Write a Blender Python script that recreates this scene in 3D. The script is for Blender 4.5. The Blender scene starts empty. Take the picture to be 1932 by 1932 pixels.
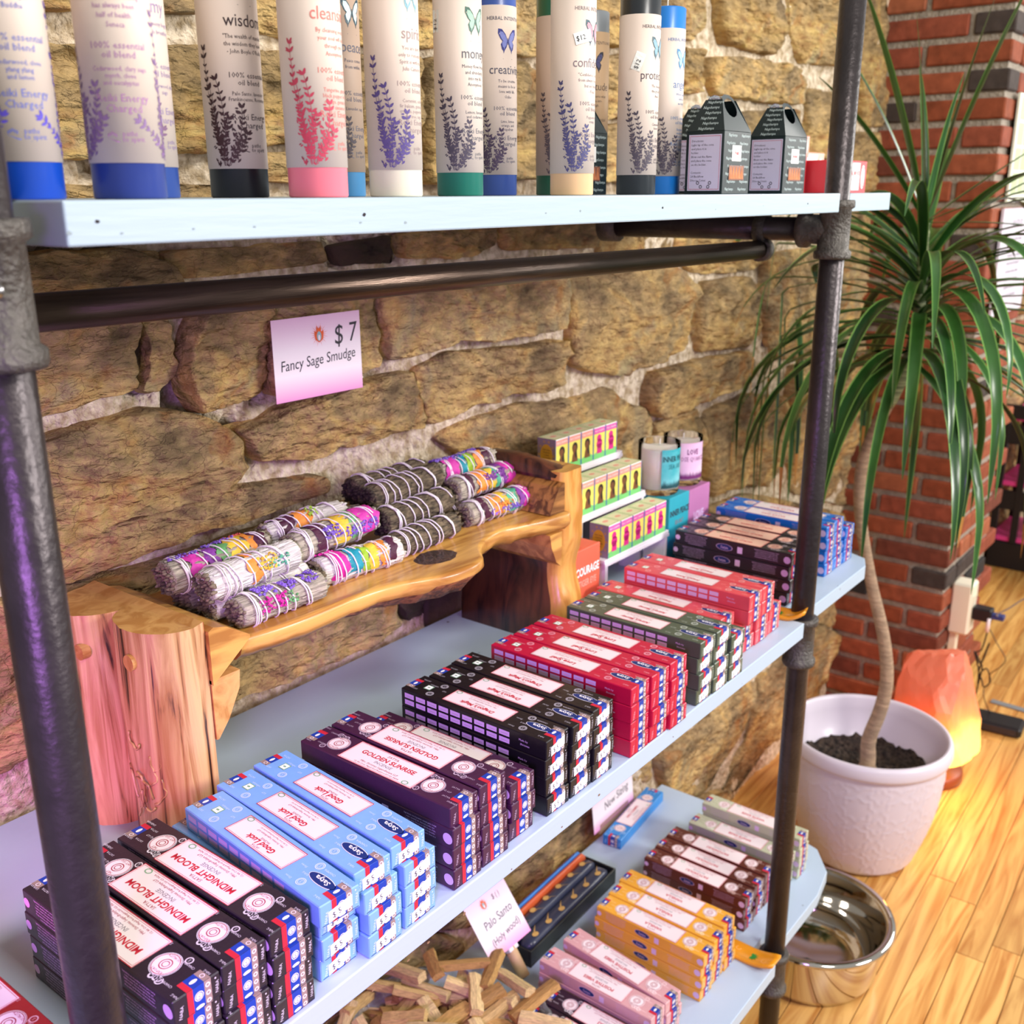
import bpy, bmesh, math, random
from math import sin, cos, pi, radians, sqrt, atan2
from mathutils import Vector, Matrix, noise, geometry
random.seed(7)
SC = bpy.context.scene
COL = SC.collection
# ------------------------------------------------------------------ camera
# world axes: X runs along the stone wall, Y towards the wall, Z up; z=0 is the top of the middle shelf
RC = ((0.6159965894, -0.2342630421, 0.7521097187), (-0.7877323313, -0.1770058337, 0.5900395826), (-0.0050966598, -0.9559235126, -0.2935715622))
FPX = 1958.426
CAM = Vector((0.0, -0.571, 0.65))
cam = bpy.data.objects.new('camera', bpy.data.cameras.new('camera'))
COL.objects.link(cam)
m4 = Matrix.Identity(4)
for i in range(3):
    m4[i][0] = RC[i][0]; m4[i][1] = -RC[i][1]; m4[i][2] = -RC[i][2]; m4[i][3] = CAM[i]
cam.matrix_world = m4
cam.data.sensor_width = 36.0
cam.data.lens = FPX / 1932 * 36.0
cam.data.clip_start = 0.02
cam.data.dof.use_dof = True
cam.data.dof.focus_distance = 1.0
cam.data.dof.aperture_fstop = 9.0
SC.camera = cam
# ------------------------------------------------------------------ world, lamps, exposure
SC.view_settings.view_transform = 'Standard'
SC.view_settings.look = 'None'
SC.view_settings.gamma = 1.0
SC.view_settings.use_curve_mapping = False
SC.view_settings.exposure = 0.55
w = bpy.data.worlds.new('room_light'); SC.world = w; w.use_nodes = True
w.node_tree.nodes['Background'].inputs[0].default_value = (0.98, 0.97, 0.93, 1)
w.node_tree.nodes['Background'].inputs[1].default_value = 0.34
def area(name, loc, target, size, energy, color, sy=None, spread=180):
    l = bpy.data.lights.new(name, 'AREA'); l.energy = energy; l.color = color
    l.shape = 'RECTANGLE'; l.size = size; l.size_y = sy or size; l.spread = radians(spread)
    o = bpy.data.objects.new(name, l); COL.objects.link(o); o.location = loc
    o.rotation_euler = (Vector(target) - Vector(loc)).to_track_quat('-Z', 'Y').to_euler()
    return o
area('window_light_front', (2.3, -2.8, 1.30), (0.9, 0.3, 0.1), 0.9, 66, (1.0, 0.98, 0.95), 0.8)
area('window_light_far', (5.2, -1.6, 1.6), (2.2, 0.2, 0.0), 1.4, 60, (1.0, 0.97, 0.92), 1.4)
area('ceiling_lamp', (0.6, -1.6, 2.2), (0.8, 0.2, 0.0), 0.6, 30, (1.0, 0.96, 0.9))
area('violet_lamp', (-0.30, -0.62, 0.52), (0.55, 0.08, 0.0), 0.25, 2.0, (0.58, 0.25, 1.0), spread=70)
area('magenta_lamp', (-0.10, 0.20, 0.10), (0.5, 0.33, -0.03), 0.12, 0.34, (1.0, 0.08, 0.6), spread=75)

# ------------------------------------------------------------------ helpers
def ray(px, py):
    v = ((px - 966.0), (py - 966.0), FPX)
    return Vector([sum(RC[i][k] * v[k] for k in range(3)) for i in range(3)])
def at(px, py, axis, val):
    """the point of the plane axis=val that lies along this direction of view"""
    d = ray(px, py); t = (val - CAM[axis]) / d[axis]
    return CAM + d * t
def lin(c):
    if isinstance(c, str):
        c = [int(c[i:i + 2], 16) / 255 for i in (0, 2, 4)]
    return tuple((x / 12.92 if x <= 0.04045 else ((x + 0.055) / 1.055) ** 2.4) for x in c[:3]) + (1.0,)
MATS = {}
def mat(name, col='808080', rough=0.5, metal=0.0, var=0.0, scale=20, stretch=(1, 1, 1), bump=0.0, bscale=None, col2=None, spec=0.5, coat=0.0, trans=0.0, emis=None, estr=0.0, sss=0.0, detail=4, rnd=0.0, ior=1.45):
    if name in MATS: return MATS[name]
    m = bpy.data.materials.new(name); m.use_nodes = True
    nt = m.node_tree; N = nt.nodes; L = nt.links
    b = N['Principled BSDF']
    c1 = lin(col); b.inputs['Base Color'].default_value = c1
    b.inputs['Roughness'].default_value = rough; b.inputs['Metallic'].default_value = metal
    b.inputs['Specular IOR Level'].default_value = spec; b.inputs['Coat Weight'].default_value = coat
    b.inputs['Transmission Weight'].default_value = trans; b.inputs['IOR'].default_value = ior
    b.inputs['Coat Roughness'].default_value = 0.15
    if sss:
        b.inputs['Subsurface Weight'].default_value = sss; b.inputs['Subsurface Radius'].default_value = (0.02, 0.008, 0.005)
        b.inputs['Subsurface Scale'].default_value = 0.5
    if emis:
        b.inputs['Emission Color'].default_value = lin(emis); b.inputs['Emission Strength'].default_value = estr
    if var or bump or rnd or col2:
        tc = N.new('ShaderNodeTexCoord'); mp = N.new('ShaderNodeMapping'); mp.inputs['Scale'].default_value = stretch
        L.new(tc.outputs['Object'], mp.inputs['Vector'])
        n = N.new('ShaderNodeTexNoise'); n.inputs['Scale'].default_value = scale; n.inputs['Detail'].default_value = detail
        L.new(mp.outputs[0], n.inputs['Vector'])
        last = None
        if var or col2:
            mx = N.new('ShaderNodeMix'); mx.data_type = 'RGBA'
            c2 = lin(col2) if col2 else tuple(max(0, x * (1 - var)) for x in c1[:3]) + (1,)
            mx.inputs[6].default_value = c1; mx.inputs[7].default_value = c2
            r = N.new('ShaderNodeMapRange'); r.inputs['From Min'].default_value = 0.35; r.inputs['From Max'].default_value = 0.65
            L.new(n.outputs['Fac'], r.inputs['Value']); L.new(r.outputs[0], mx.inputs[0])
            last = mx.outputs[2]
        if rnd:
            oi = N.new('ShaderNodeObjectInfo'); hs = N.new('ShaderNodeHueSaturation')
            mr = N.new('ShaderNodeMapRange'); mr.inputs['To Min'].default_value = 1 - rnd; mr.inputs['To Max'].default_value = 1 + rnd
            L.new(oi.outputs['Random'], mr.inputs['Value']); L.new(mr.outputs[0], hs.inputs['Value'])
            if last: L.new(last, hs.inputs['Color'])
            else: hs.inputs['Color'].default_value = c1
            last = hs.outputs[0]
        if last: L.new(last, b.inputs['Base Color'])
        if bump:
            bn = N.new('ShaderNodeTexNoise'); bn.inputs['Scale'].default_value = bscale or scale; bn.inputs['Detail'].default_value = 6
            L.new(mp.outputs[0], bn.inputs['Vector'])
            bp = N.new('ShaderNodeBump'); bp.inputs['Strength'].default_value = bump; bp.inputs['Distance'].default_value = 0.01
            L.new(bn.outputs['Fac'], bp.inputs['Height']); L.new(bp.outputs[0], b.inputs['Normal'])
    MATS[name] = m
    return m

class MB:
    """collects shapes; build() links them as one mesh object"""
    def __init__(s): s.v = []; s.f = []; s.m = []; s.mats = []; s.sm = []
    def mi(s, m):
        if m not in s.mats: s.mats.append(m)
        return s.mats.index(m)
    def add(s, vs, fs, m, smooth=False):
        k = len(s.v); i = s.mi(m)
        s.v += [tuple(p) for p in vs]
        for q in fs: s.f.append(tuple(k + a for a in q)); s.m.append(i); s.sm.append(smooth)
        return s
    def box(s, x0, x1, y0, y1, z0, z1, m, M=None, bev=0.0):
        if bev:
            return s.bbox(x0, x1, y0, y1, z0, z1, m, bev, M)
        vs = [Vector((x, y, z)) for x in (x0, x1) for y in (y0, y1) for z in (z0, z1)]
        if M: vs = [M @ p for p in vs]
        return s.add(vs, [(0, 1, 3, 2), (4, 6, 7, 5), (0, 4, 5, 1), (2, 3, 7, 6), (0, 2, 6, 4), (1, 5, 7, 3)], m)
    def bbox(s, x0, x1, y0, y1, z0, z1, m, b, M=None):
        # box with chamfered edges: 24 corners
        X = (x0, x1); Y = (y0, y1); Z = (z0, z1); idx = {}; vs = []
        for i in (0, 1):
            for j in (0, 1):
                for k in (0, 1):
                    sx = b if i == 0 else -b; sy = b if j == 0 else -b; sz = b if k == 0 else -b
                    for a, p in enumerate(((X[i], Y[j] + sy, Z[k] + sz), (X[i] + sx, Y[j], Z[k] + sz), (X[i] + sx, Y[j] + sy, Z[k]))):
                        idx[(i, j, k, a)] = len(vs); vs.append(Vector(p))
        fs = []
        I = idx
        for i in (0, 1): fs.append([I[(i, 0, 0, 0)], I[(i, 0, 1, 0)], I[(i, 1, 1, 0)], I[(i, 1, 0, 0)]])
        for j in (0, 1): fs.append([I[(0, j, 0, 1)], I[(1, j, 0, 1)], I[(1, j, 1, 1)], I[(0, j, 1, 1)]])
        for k in (0, 1): fs.append([I[(0, 0, k, 2)], I[(0, 1, k, 2)], I[(1, 1, k, 2)], I[(1, 0, k, 2)]])
        for i in (0, 1):
            for j in (0, 1): fs.append([I[(i, j, 0, 0)], I[(i, j, 1, 0)], I[(i, j, 1, 1)], I[(i, j, 0, 1)]])
            for k in (0, 1): fs.append([I[(i, 0, k, 0)], I[(i, 1, k, 0)], I[(i, 1, k, 2)], I[(i, 0, k, 2)]])
        for j in (0, 1):
            for k in (0, 1): fs.append([I[(0, j, k, 1)], I[(1, j, k, 1)], I[(1, j, k, 2)], I[(0, j, k, 2)]])
        for i in (0, 1):
            for j in (0, 1):
                for k in (0, 1): fs.append([I[(i, j, k, 0)], I[(i, j, k, 1)], I[(i, j, k, 2)]])
        cx = Vector(((x0 + x1) / 2, (y0 + y1) / 2, (z0 + z1) / 2))
        out = []
        for q in fs:
            a, bb, c = vs[q[0]], vs[q[1]], vs[q[2]]
            nn = (bb - a).cross(c - a)
            out.append(tuple(q) if nn.dot(a - cx) > 0 else tuple(reversed(q)))
        if M: vs = [M @ p for p in vs]
        return s.add(vs, out, m)
    def prism(s, poly, z0, z1, m, axis='z', M=None, cap=True):
        n = len(poly)
        def P(p, h): return Vector((p[0], p[1], h)) if axis == 'z' else (Vector((p[0], h, p[1])) if axis == 'y' else Vector((h, p[0], p[1])))
        vs = [P(p, z0) for p in poly] + [P(p, z1) for p in poly]
        if M: vs = [M @ p for p in vs]
        fs = [(i, (i + 1) % n, n + (i + 1) % n, n + i) for i in range(n)]
        if cap:
            tri = geometry.tessellate_polygon([[Vector((p[0], p[1], 0)) for p in poly]])
            fs += [tuple(reversed(t)) for t in tri] + [tuple(a + n for a in t) for t in tri]
        return s.add(vs, fs, m)
    def lathe(s, prof, m, n=32, c=(0, 0, 0), M=None, smooth=True, closed=False):
        vs = []; fs = []; k = len(prof)
        for i in range(n):
            a = 2 * pi * i / n
            for r, z in prof: vs.append(Vector((c[0] + r * cos(a), c[1] + r * sin(a), c[2] + z)))
        for i in range(n):
            j = (i + 1) % n
            for q in range(k - 1): fs.append((i * k + q, j * k + q, j * k + q + 1, i * k + q + 1))
        if M: vs = [M @ p for p in vs]
        return s.add(vs, fs, m, smooth)
    def tube(s, pts, r, m, n=8, caps=True, smooth=True, rs=None):
        pts = [Vector(p) for p in pts]; vs = []; fs = []
        up = Vector((0, 0, 1)); t0 = (pts[1] - pts[0]).normalized()
        if abs(t0.dot(up)) > 0.95: up = Vector((1, 0, 0))
        u = t0.cross(up).normalized()
        for i, p in enumerate(pts):
            t = (pts[min(i + 1, len(pts) - 1)] - pts[max(i - 1, 0)]).normalized()
            u = (u - t * u.dot(t))
            u = u.normalized() if u.length > 1e-6 else t.orthogonal().normalized()
            v = t.cross(u); rr = rs[i] if rs else r
            for a in range(n):
                an = 2 * pi * a / n; vs.append(p + (u * cos(an) + v * sin(an)) * rr)
        for i in range(len(pts) - 1):
            for a in range(n): fs.append((i * n + a, i * n + (a + 1) % n, (i + 1) * n + (a + 1) % n, (i + 1) * n + a))
        if caps:
            fs.append(tuple(reversed(range(n)))); fs.append(tuple(range((len(pts) - 1) * n, len(pts) * n)))
        return s.add(vs, fs, m, smooth)
    def flat(s, pts2, f2, m, mp):
        return s.add([mp(x, y) for x, y in pts2], f2, m)
    def disc(s, cx, cy, r, m, mp, n=20, ry=None, r0=0.0, a0=0, a1=2 * pi):
        ry = ry or r
        if r0 > 0:
            pts = [(cx + q * r * cos(a0 + (a1 - a0) * i / n), cy + q * ry * sin(a0 + (a1 - a0) * i / n)) for i in range(n + 1) for q in (1, r0)]
            return s.flat(pts, [(2 * i, 2 * i + 2, 2 * i + 3, 2 * i + 1) for i in range(n)], m, mp)
        pts = [(cx + r * cos(2 * pi * i / n), cy + ry * sin(2 * pi * i / n)) for i in range(n)]
        return s.flat(pts, [tuple(range(n))], m, mp)
    def rect(s, x0, x1, y0, y1, m, mp):
        return s.flat([(x0, y0), (x1, y0), (x1, y1), (x0, y1)], [(0, 1, 2, 3)], m, mp)
    def frame(s, x0, x1, y0, y1, t, m, mp):
        s.rect(x0, x1, y0, y0 + t, m, mp); s.rect(x0, x1, y1 - t, y1, m, mp)
        s.rect(x0, x0 + t, y0, y1, m, mp); s.rect(x1 - t, x1, y0, y1, m, mp)
    def text(s, t, cx, cy, size, m, mp, align='c', ang=0.0, sx=1.0, shear=0.0, fine=False, bold=0.0):
        vs, fs, wd = glyphs(t, fine, bold)
        k = size; ox = -wd * k * sx / 2 if align == 'c' else 0.0
        ca, sa = cos(ang), sin(ang); pts = []
        for x, y in vs:
            px = x * k * sx + shear * y * k + ox; py = y * k - 0.35 * k
            pts.append((cx + px * ca - py * sa, cy + px * sa + py * ca))
        return s.flat(pts, fs, m, mp)
    def mesh(s, name):
        me = bpy.data.meshes.new(name); me.from_pydata(s.v, [], s.f)
        for m in s.mats: me.materials.append(m)
        me.polygons.foreach_set('material_index', s.m); me.polygons.foreach_set('use_smooth', s.sm)
        me.update(); return me
    def build(s, name, parent=None, loc=None, rot=None):
        return link(name, s.mesh(name), parent, loc, rot)
def link(name, data, parent=None, loc=None, rot=None):
    o = bpy.data.objects.new(name, data); COL.objects.link(o)
    if loc is not None: o.location = loc
    if rot is not None: o.rotation_euler = rot
    if parent: o.parent = parent
    return o
GL = {}
def glyphs(t, fine=False, bold=0.0):
    key = (t, fine, bold)
    if key not in GL:
        cu = bpy.data.curves.new('t', 'FONT'); cu.body = t; cu.size = 1.0; cu.resolution_u = 3 if fine else 1; cu.fill_mode = 'BOTH'; cu.offset = bold
        o = bpy.data.objects.new('t', cu); me = o.to_mesh()
        vs = [(v.co.x, v.co.y) for v in me.vertices]; fs = []
        me.calc_loop_triangles()
        for p in me.loop_triangles:
            a, b, c = [vs[i] for i in p.vertices]
            ar = (b[0] - a[0]) * (c[1] - a[1]) - (b[1] - a[1]) * (c[0] - a[0])
            fs.append(tuple(p.vertices) if ar > 0 else tuple(reversed(p.vertices)))
        wd = max([v[0] for v in vs] or [0])
        o.to_mesh_clear(); bpy.data.objects.remove(o); bpy.data.curves.remove(cu)
        GL[key] = (vs, fs, wd)
    return GL[key]
def empty(name, loc=(0, 0, 0), rz=0.0):
    o = link(name, None, None, loc, (0, 0, rz)); o.empty_display_size = 0.02; return o
def tag(o, label, cat, group=None, kind=None):
    o['label'] = label; o['category'] = cat
    if group: o['group'] = group
    if kind: o['kind'] = kind
    return o
def copy_tree(o, parent=None):
    c = o.copy(); COL.objects.link(c)
    if parent: c.parent = parent
    for ch in o.children: copy_tree(ch, c)
    return c
def fbm(p, s, o=4): return noise.fractal(Vector(p) * s, 0.9, 2.1, o)
# ------------------------------------------------------------------ the setting
FLZ = -0.95; WALLY = 0.505
def stone_mat():
    m = bpy.data.materials.new('sandstone'); m.use_nodes = True; nt = m.node_tree; N = nt.nodes; L = nt.links
    b = N['Principled BSDF']; b.inputs['Roughness'].default_value = 0.85; b.inputs['Specular IOR Level'].default_value = 0.25
    tc = N.new('ShaderNodeTexCoord'); oi = N.new('ShaderNodeObjectInfo')
    def noi(sc, st, det, dist=0.0):
        mp = N.new('ShaderNodeMapping'); mp.inputs['Scale'].default_value = st; L.new(tc.outputs['Object'], mp.inputs[0])
        n = N.new('ShaderNodeTexNoise'); n.inputs['Scale'].default_value = sc; n.inputs['Detail'].default_value = det; n.inputs['Distortion'].default_value = dist
        L.new(mp.outputs[0], n.inputs['Vector']); return n
    n1 = noi(5, (1, 1, 1.6), 5, 0.8)
    r = N.new('ShaderNodeValToRGB'); e = r.color_ramp.elements
    e[0].position = 0.28; e[0].color = lin('5a4630'); e[1].position = 0.72; e[1].color = lin('e6c48c')
    for p, c in ((0.40, '977f5c'), (0.50, 'b89a6a'), (0.60, 'd0a968')):
        q = e.new(p); q.color = lin(c)
    L.new(n1.outputs['Fac'], r.inputs[0])
    n2 = noi(28, (1, 1, 3), 8, 0.3)
    mx = N.new('ShaderNodeMix'); mx.data_type = 'RGBA'; mx.blend_type = 'OVERLAY'; mx.inputs[0].default_value = 1.0
    L.new(r.outputs[0], mx.inputs[6]); L.new(n2.outputs['Fac'], mx.inputs[7])
    # rusty stains
    n3 = noi(9, (1, 1, 1), 3, 1.5); mr = N.new('ShaderNodeMapRange'); mr.inputs[1].default_value = 0.58; mr.inputs[2].default_value = 0.72; mr.inputs[4].default_value = 0.7
    L.new(n3.outputs['Fac'], mr.inputs[0])
    mx2 = N.new('ShaderNodeMix'); mx2.data_type = 'RGBA'; mx2.inputs[7].default_value = lin('ac7038')
    L.new(mr.outputs[0], mx2.inputs[0]); L.new(mx.outputs[2], mx2.inputs[6])
    # grey lichen patches
    n4 = noi(6, (1, 1, 1.4), 4, 1.0); mr4 = N.new('ShaderNodeMapRange'); mr4.inputs[1].default_value = 0.55; mr4.inputs[2].default_value = 0.66; mr4.inputs[4].default_value = 0.5
    mpo = N.new('ShaderNodeMath'); mpo.operation = 'ADD'; L.new(n4.outputs['Fac'], mpo.inputs[0])
    mm = N.new('ShaderNodeMapRange'); mm.inputs[3].default_value = -0.08; mm.inputs[4].default_value = 0.07; L.new(oi.outputs['Random'], mm.inputs[0]); L.new(mm.outputs[0], mpo.inputs[1])
    L.new(mpo.outputs[0], mr4.inputs[0])
    mx3 = N.new('ShaderNodeMix'); mx3.data_type = 'RGBA'; mx3.inputs[7].default_value = lin('85826f')
    L.new(mr4.outputs[0], mx3.inputs[0]); L.new(mx2.outputs[2], mx3.inputs[6])
    hs = N.new('ShaderNodeHueSaturation'); mv = N.new('ShaderNodeMapRange'); mv.inputs[3].default_value = 0.78; mv.inputs[4].default_value = 1.2
    L.new(oi.outputs['Random'], mv.inputs[0]); L.new(mv.outputs[0], hs.inputs['Value']); L.new(mx3.outputs[2], hs.inputs['Color'])
    L.new(hs.outputs[0], b.inputs['Base Color'])
    n5 = noi(45, (1, 1, 2.2), 9, 0.2); v = N.new('ShaderNodeTexVoronoi'); v.feature = 'DISTANCE_TO_EDGE'; v.inputs['Scale'].default_value = 13
    mp = N.new('ShaderNodeMapping'); mp.inputs['Scale'].default_value = (1, 1, 2.4); L.new(tc.outputs['Object'], mp.inputs[0])
    ad = N.new('ShaderNodeVectorMath'); ad.operation = 'ADD'; L.new(mp.outputs[0], ad.inputs[0]); sc_ = N.new('ShaderNodeVectorMath'); sc_.operation = 'SCALE'; sc_.inputs['Scale'].default_value = 0.35
    L.new(n1.outputs['Color'], sc_.inputs[0]); L.new(sc_.outputs[0], ad.inputs[1]); L.new(ad.outputs[0], v.inputs['Vector'])
    vr = N.new('ShaderNodeMapRange'); vr.inputs[2].default_value = 0.015; L.new(v.outputs['Distance'], vr.inputs[0])
    am = N.new('ShaderNodeMath'); am.operation = 'MULTIPLY_ADD'; am.inputs[1].default_value = 0.05; L.new(vr.outputs[0], am.inputs[0]); L.new(n5.outputs['Fac'], am.inputs[2])
    bp = N.new('ShaderNodeBump'); bp.inputs['Strength'].default_value = 1.0; bp.inputs['Distance'].default_value = 0.022
    L.new(am.outputs[0], bp.inputs['Height']); L.new(bp.outputs[0], b.inputs['Normal'])
    return m
STONE = stone_mat()
DARKSTONE_GAPSHADE = mat('dark_stone_and_gap_shade', '4a3a30', 0.9, var=0.5, scale=14, bump=0.8, bscale=40, detail=6)  # colours real dark stones and also paints the shade of gaps in the wall
MORTAR = mat('lime_mortar', 'f0e0c8', 0.95, scale=70, col2='b09a7a', bump=1.0, bscale=110, detail=7, spec=0.1)
# mortar bed of the back wall, gently uneven
GAPS = [at(a, b, 1, .49) for a, b in ((272,640),(280,680),(284,720),(345,700),(355,745),(368,775),(382,790),(714,570),(718,600),(722,640),(730,670),(720,690),(447,825),(460,838),(474,858),(508,690),(506,730),(806,1140),(828,1150),(845,1150),(850,1130),(1418,655),(1452,600),(1458,640),(1326,570),(1328,620),(800,130),(798,200),(806,290),(1040,135),(60,490),(120,486),(200,492),(650,440),(655,470),(760,470),(30,300),(200,306),(470,280),(1250,1432),(1380,1500))]
def hole(x, z):
    d = min((x - g.x) ** 2 + (z - g.z) ** 2 for g in GAPS)
    return 0.045 * max(0.0, 1 - d / 0.00045) ** 0.5 if d < 0.00045 else 0.0
def wall_mesh():
    mb = MB(); x0, x1, z0, z1 = -0.3, 5.6, FLZ, 1.35; nx, nz = 472, 184
    vs = [(x0 + (x1 - x0) * i / nx, WALLY + 0.010 * fbm((x0 + (x1 - x0) * i / nx, 0, z0 + (z1 - z0) * j / nz), 9) + 0.004 * noise.noise(Vector((x0 + (x1 - x0) * i / nx, 0, z0 + (z1 - z0) * j / nz)) * 60) + hole(x0 + (x1 - x0) * i / nx, z0 + (z1 - z0) * j / nz), z0 + (z1 - z0) * j / nz) for j in range(nz + 1) for i in range(nx + 1)]
    fs = [(j * (nx + 1) + i, j * (nx + 1) + i + 1, (j + 1) * (nx + 1) + i + 1, (j + 1) * (nx + 1) + i) for j in range(nz) for i in range(nx)]
    mb.add(vs, fs, MORTAR, True)
    mb.box(x0, x1, 0.56, 0.62, z0, z1, MORTAR)
    return mb
wall = wall_mesh().build('wall_back'); wall['kind'] = 'structure'; wall['label'] = 'rubble stone wall of ochre and grey sandstone set in crumbly mortar'
def resample(poly, n):
    pts = [Vector(p) for p in poly]; k = len(pts)
    L_ = [(pts[(i + 1) % k] - pts[i]).length for i in range(k)]; T = sum(L_); out = []
    for q in range(n):
        d = T * q / n; i = 0
        while d > L_[i] and i < k - 1: d -= L_[i]; i += 1
        out.append(pts[i].lerp(pts[(i + 1) % k], min(1, d / L_[i])))
    for _ in range(1):
        out = [(out[i - 1] + out[i] * 2 + out[(i + 1) % n]) / 4 for i in range(n)]
    return out
def stone(poly, depth, m=None, n=64):
    """poly = outline in wall coordinates (x, z); a rounded, chipped boulder face"""
    o = resample(poly, n); c = sum(o, Vector((0, 0))) / n
    size = max(max(p.x for p in o) - min(p.x for p in o), max(p.y for p in o) - min(p.y for p in o))
    sd = random.uniform(0, 50); rings = (1.03, 1.03, 1.018, 0.99, 0.94, 0.87, 0.79, 0.71, 0.63, 0.55, 0.47, 0.39, 0.31, 0.23, 0.15, 0.07)
    dep = (0.0, 0.6, 0.9) + (1,) * 13; vs = []; fs = []
    tx, tz = random.uniform(-0.08, 0.08), random.uniform(-0.1, 0.06)
    for ri, (s_, d_) in enumerate(zip(rings, dep)):
        for p in o:
            q = c + (p - c) * s_
            if ri: q = q + (q - c).normalized() * 0.006 * fbm((p.x, sd, p.y), 30, 3) * min(1, s_)
            w_ = 0.0
            if ri > 1:
                w_ = 0.013 * fbm((q.x * 1.0, sd, q.y * 1.9), 8, 6) + 0.008 * fbm((q.x, sd + 9, q.y * 2.2), 26, 4)
                st = fbm((q.x * 0.6, sd + 3, q.y * 2.5), 5, 2); w_ += 0.006 * (math.floor(st * 3) / 3) * 1.6
                w_ += tx * (q.x - c.x) + tz * (q.y - c.y)
            vs.append((q.x - c.x, (WALLY + 0.006 - depth * .8 * d_ + w_ * min(1, depth / 0.03)) - WALLY, q.y - c.y))
    k = len(rings)
    for r_ in range(k - 1):
        for i in range(n):
            j = (i + 1) % n; fs.append((r_ * n + i, r_ * n + j, (r_ + 1) * n + j, (r_ + 1) * n + i))
    vs.append((0, 0.006 - depth + 0.013 * fbm((c.x, sd, c.y * 1.7), 7, 5), 0)); t = len(vs) - 1
    for i in range(n): fs.append(((k - 1) * n + i, (k - 1) * n + (i + 1) % n, t))
    mb = MB(); mb.add(vs, fs, m or STONE, True)
    return mb.build('stone', wall, (c.x, WALLY, c.y))
D = 'd'  # marks dark outlines: real dark stones, plus gaps whose shade is painted
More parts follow.
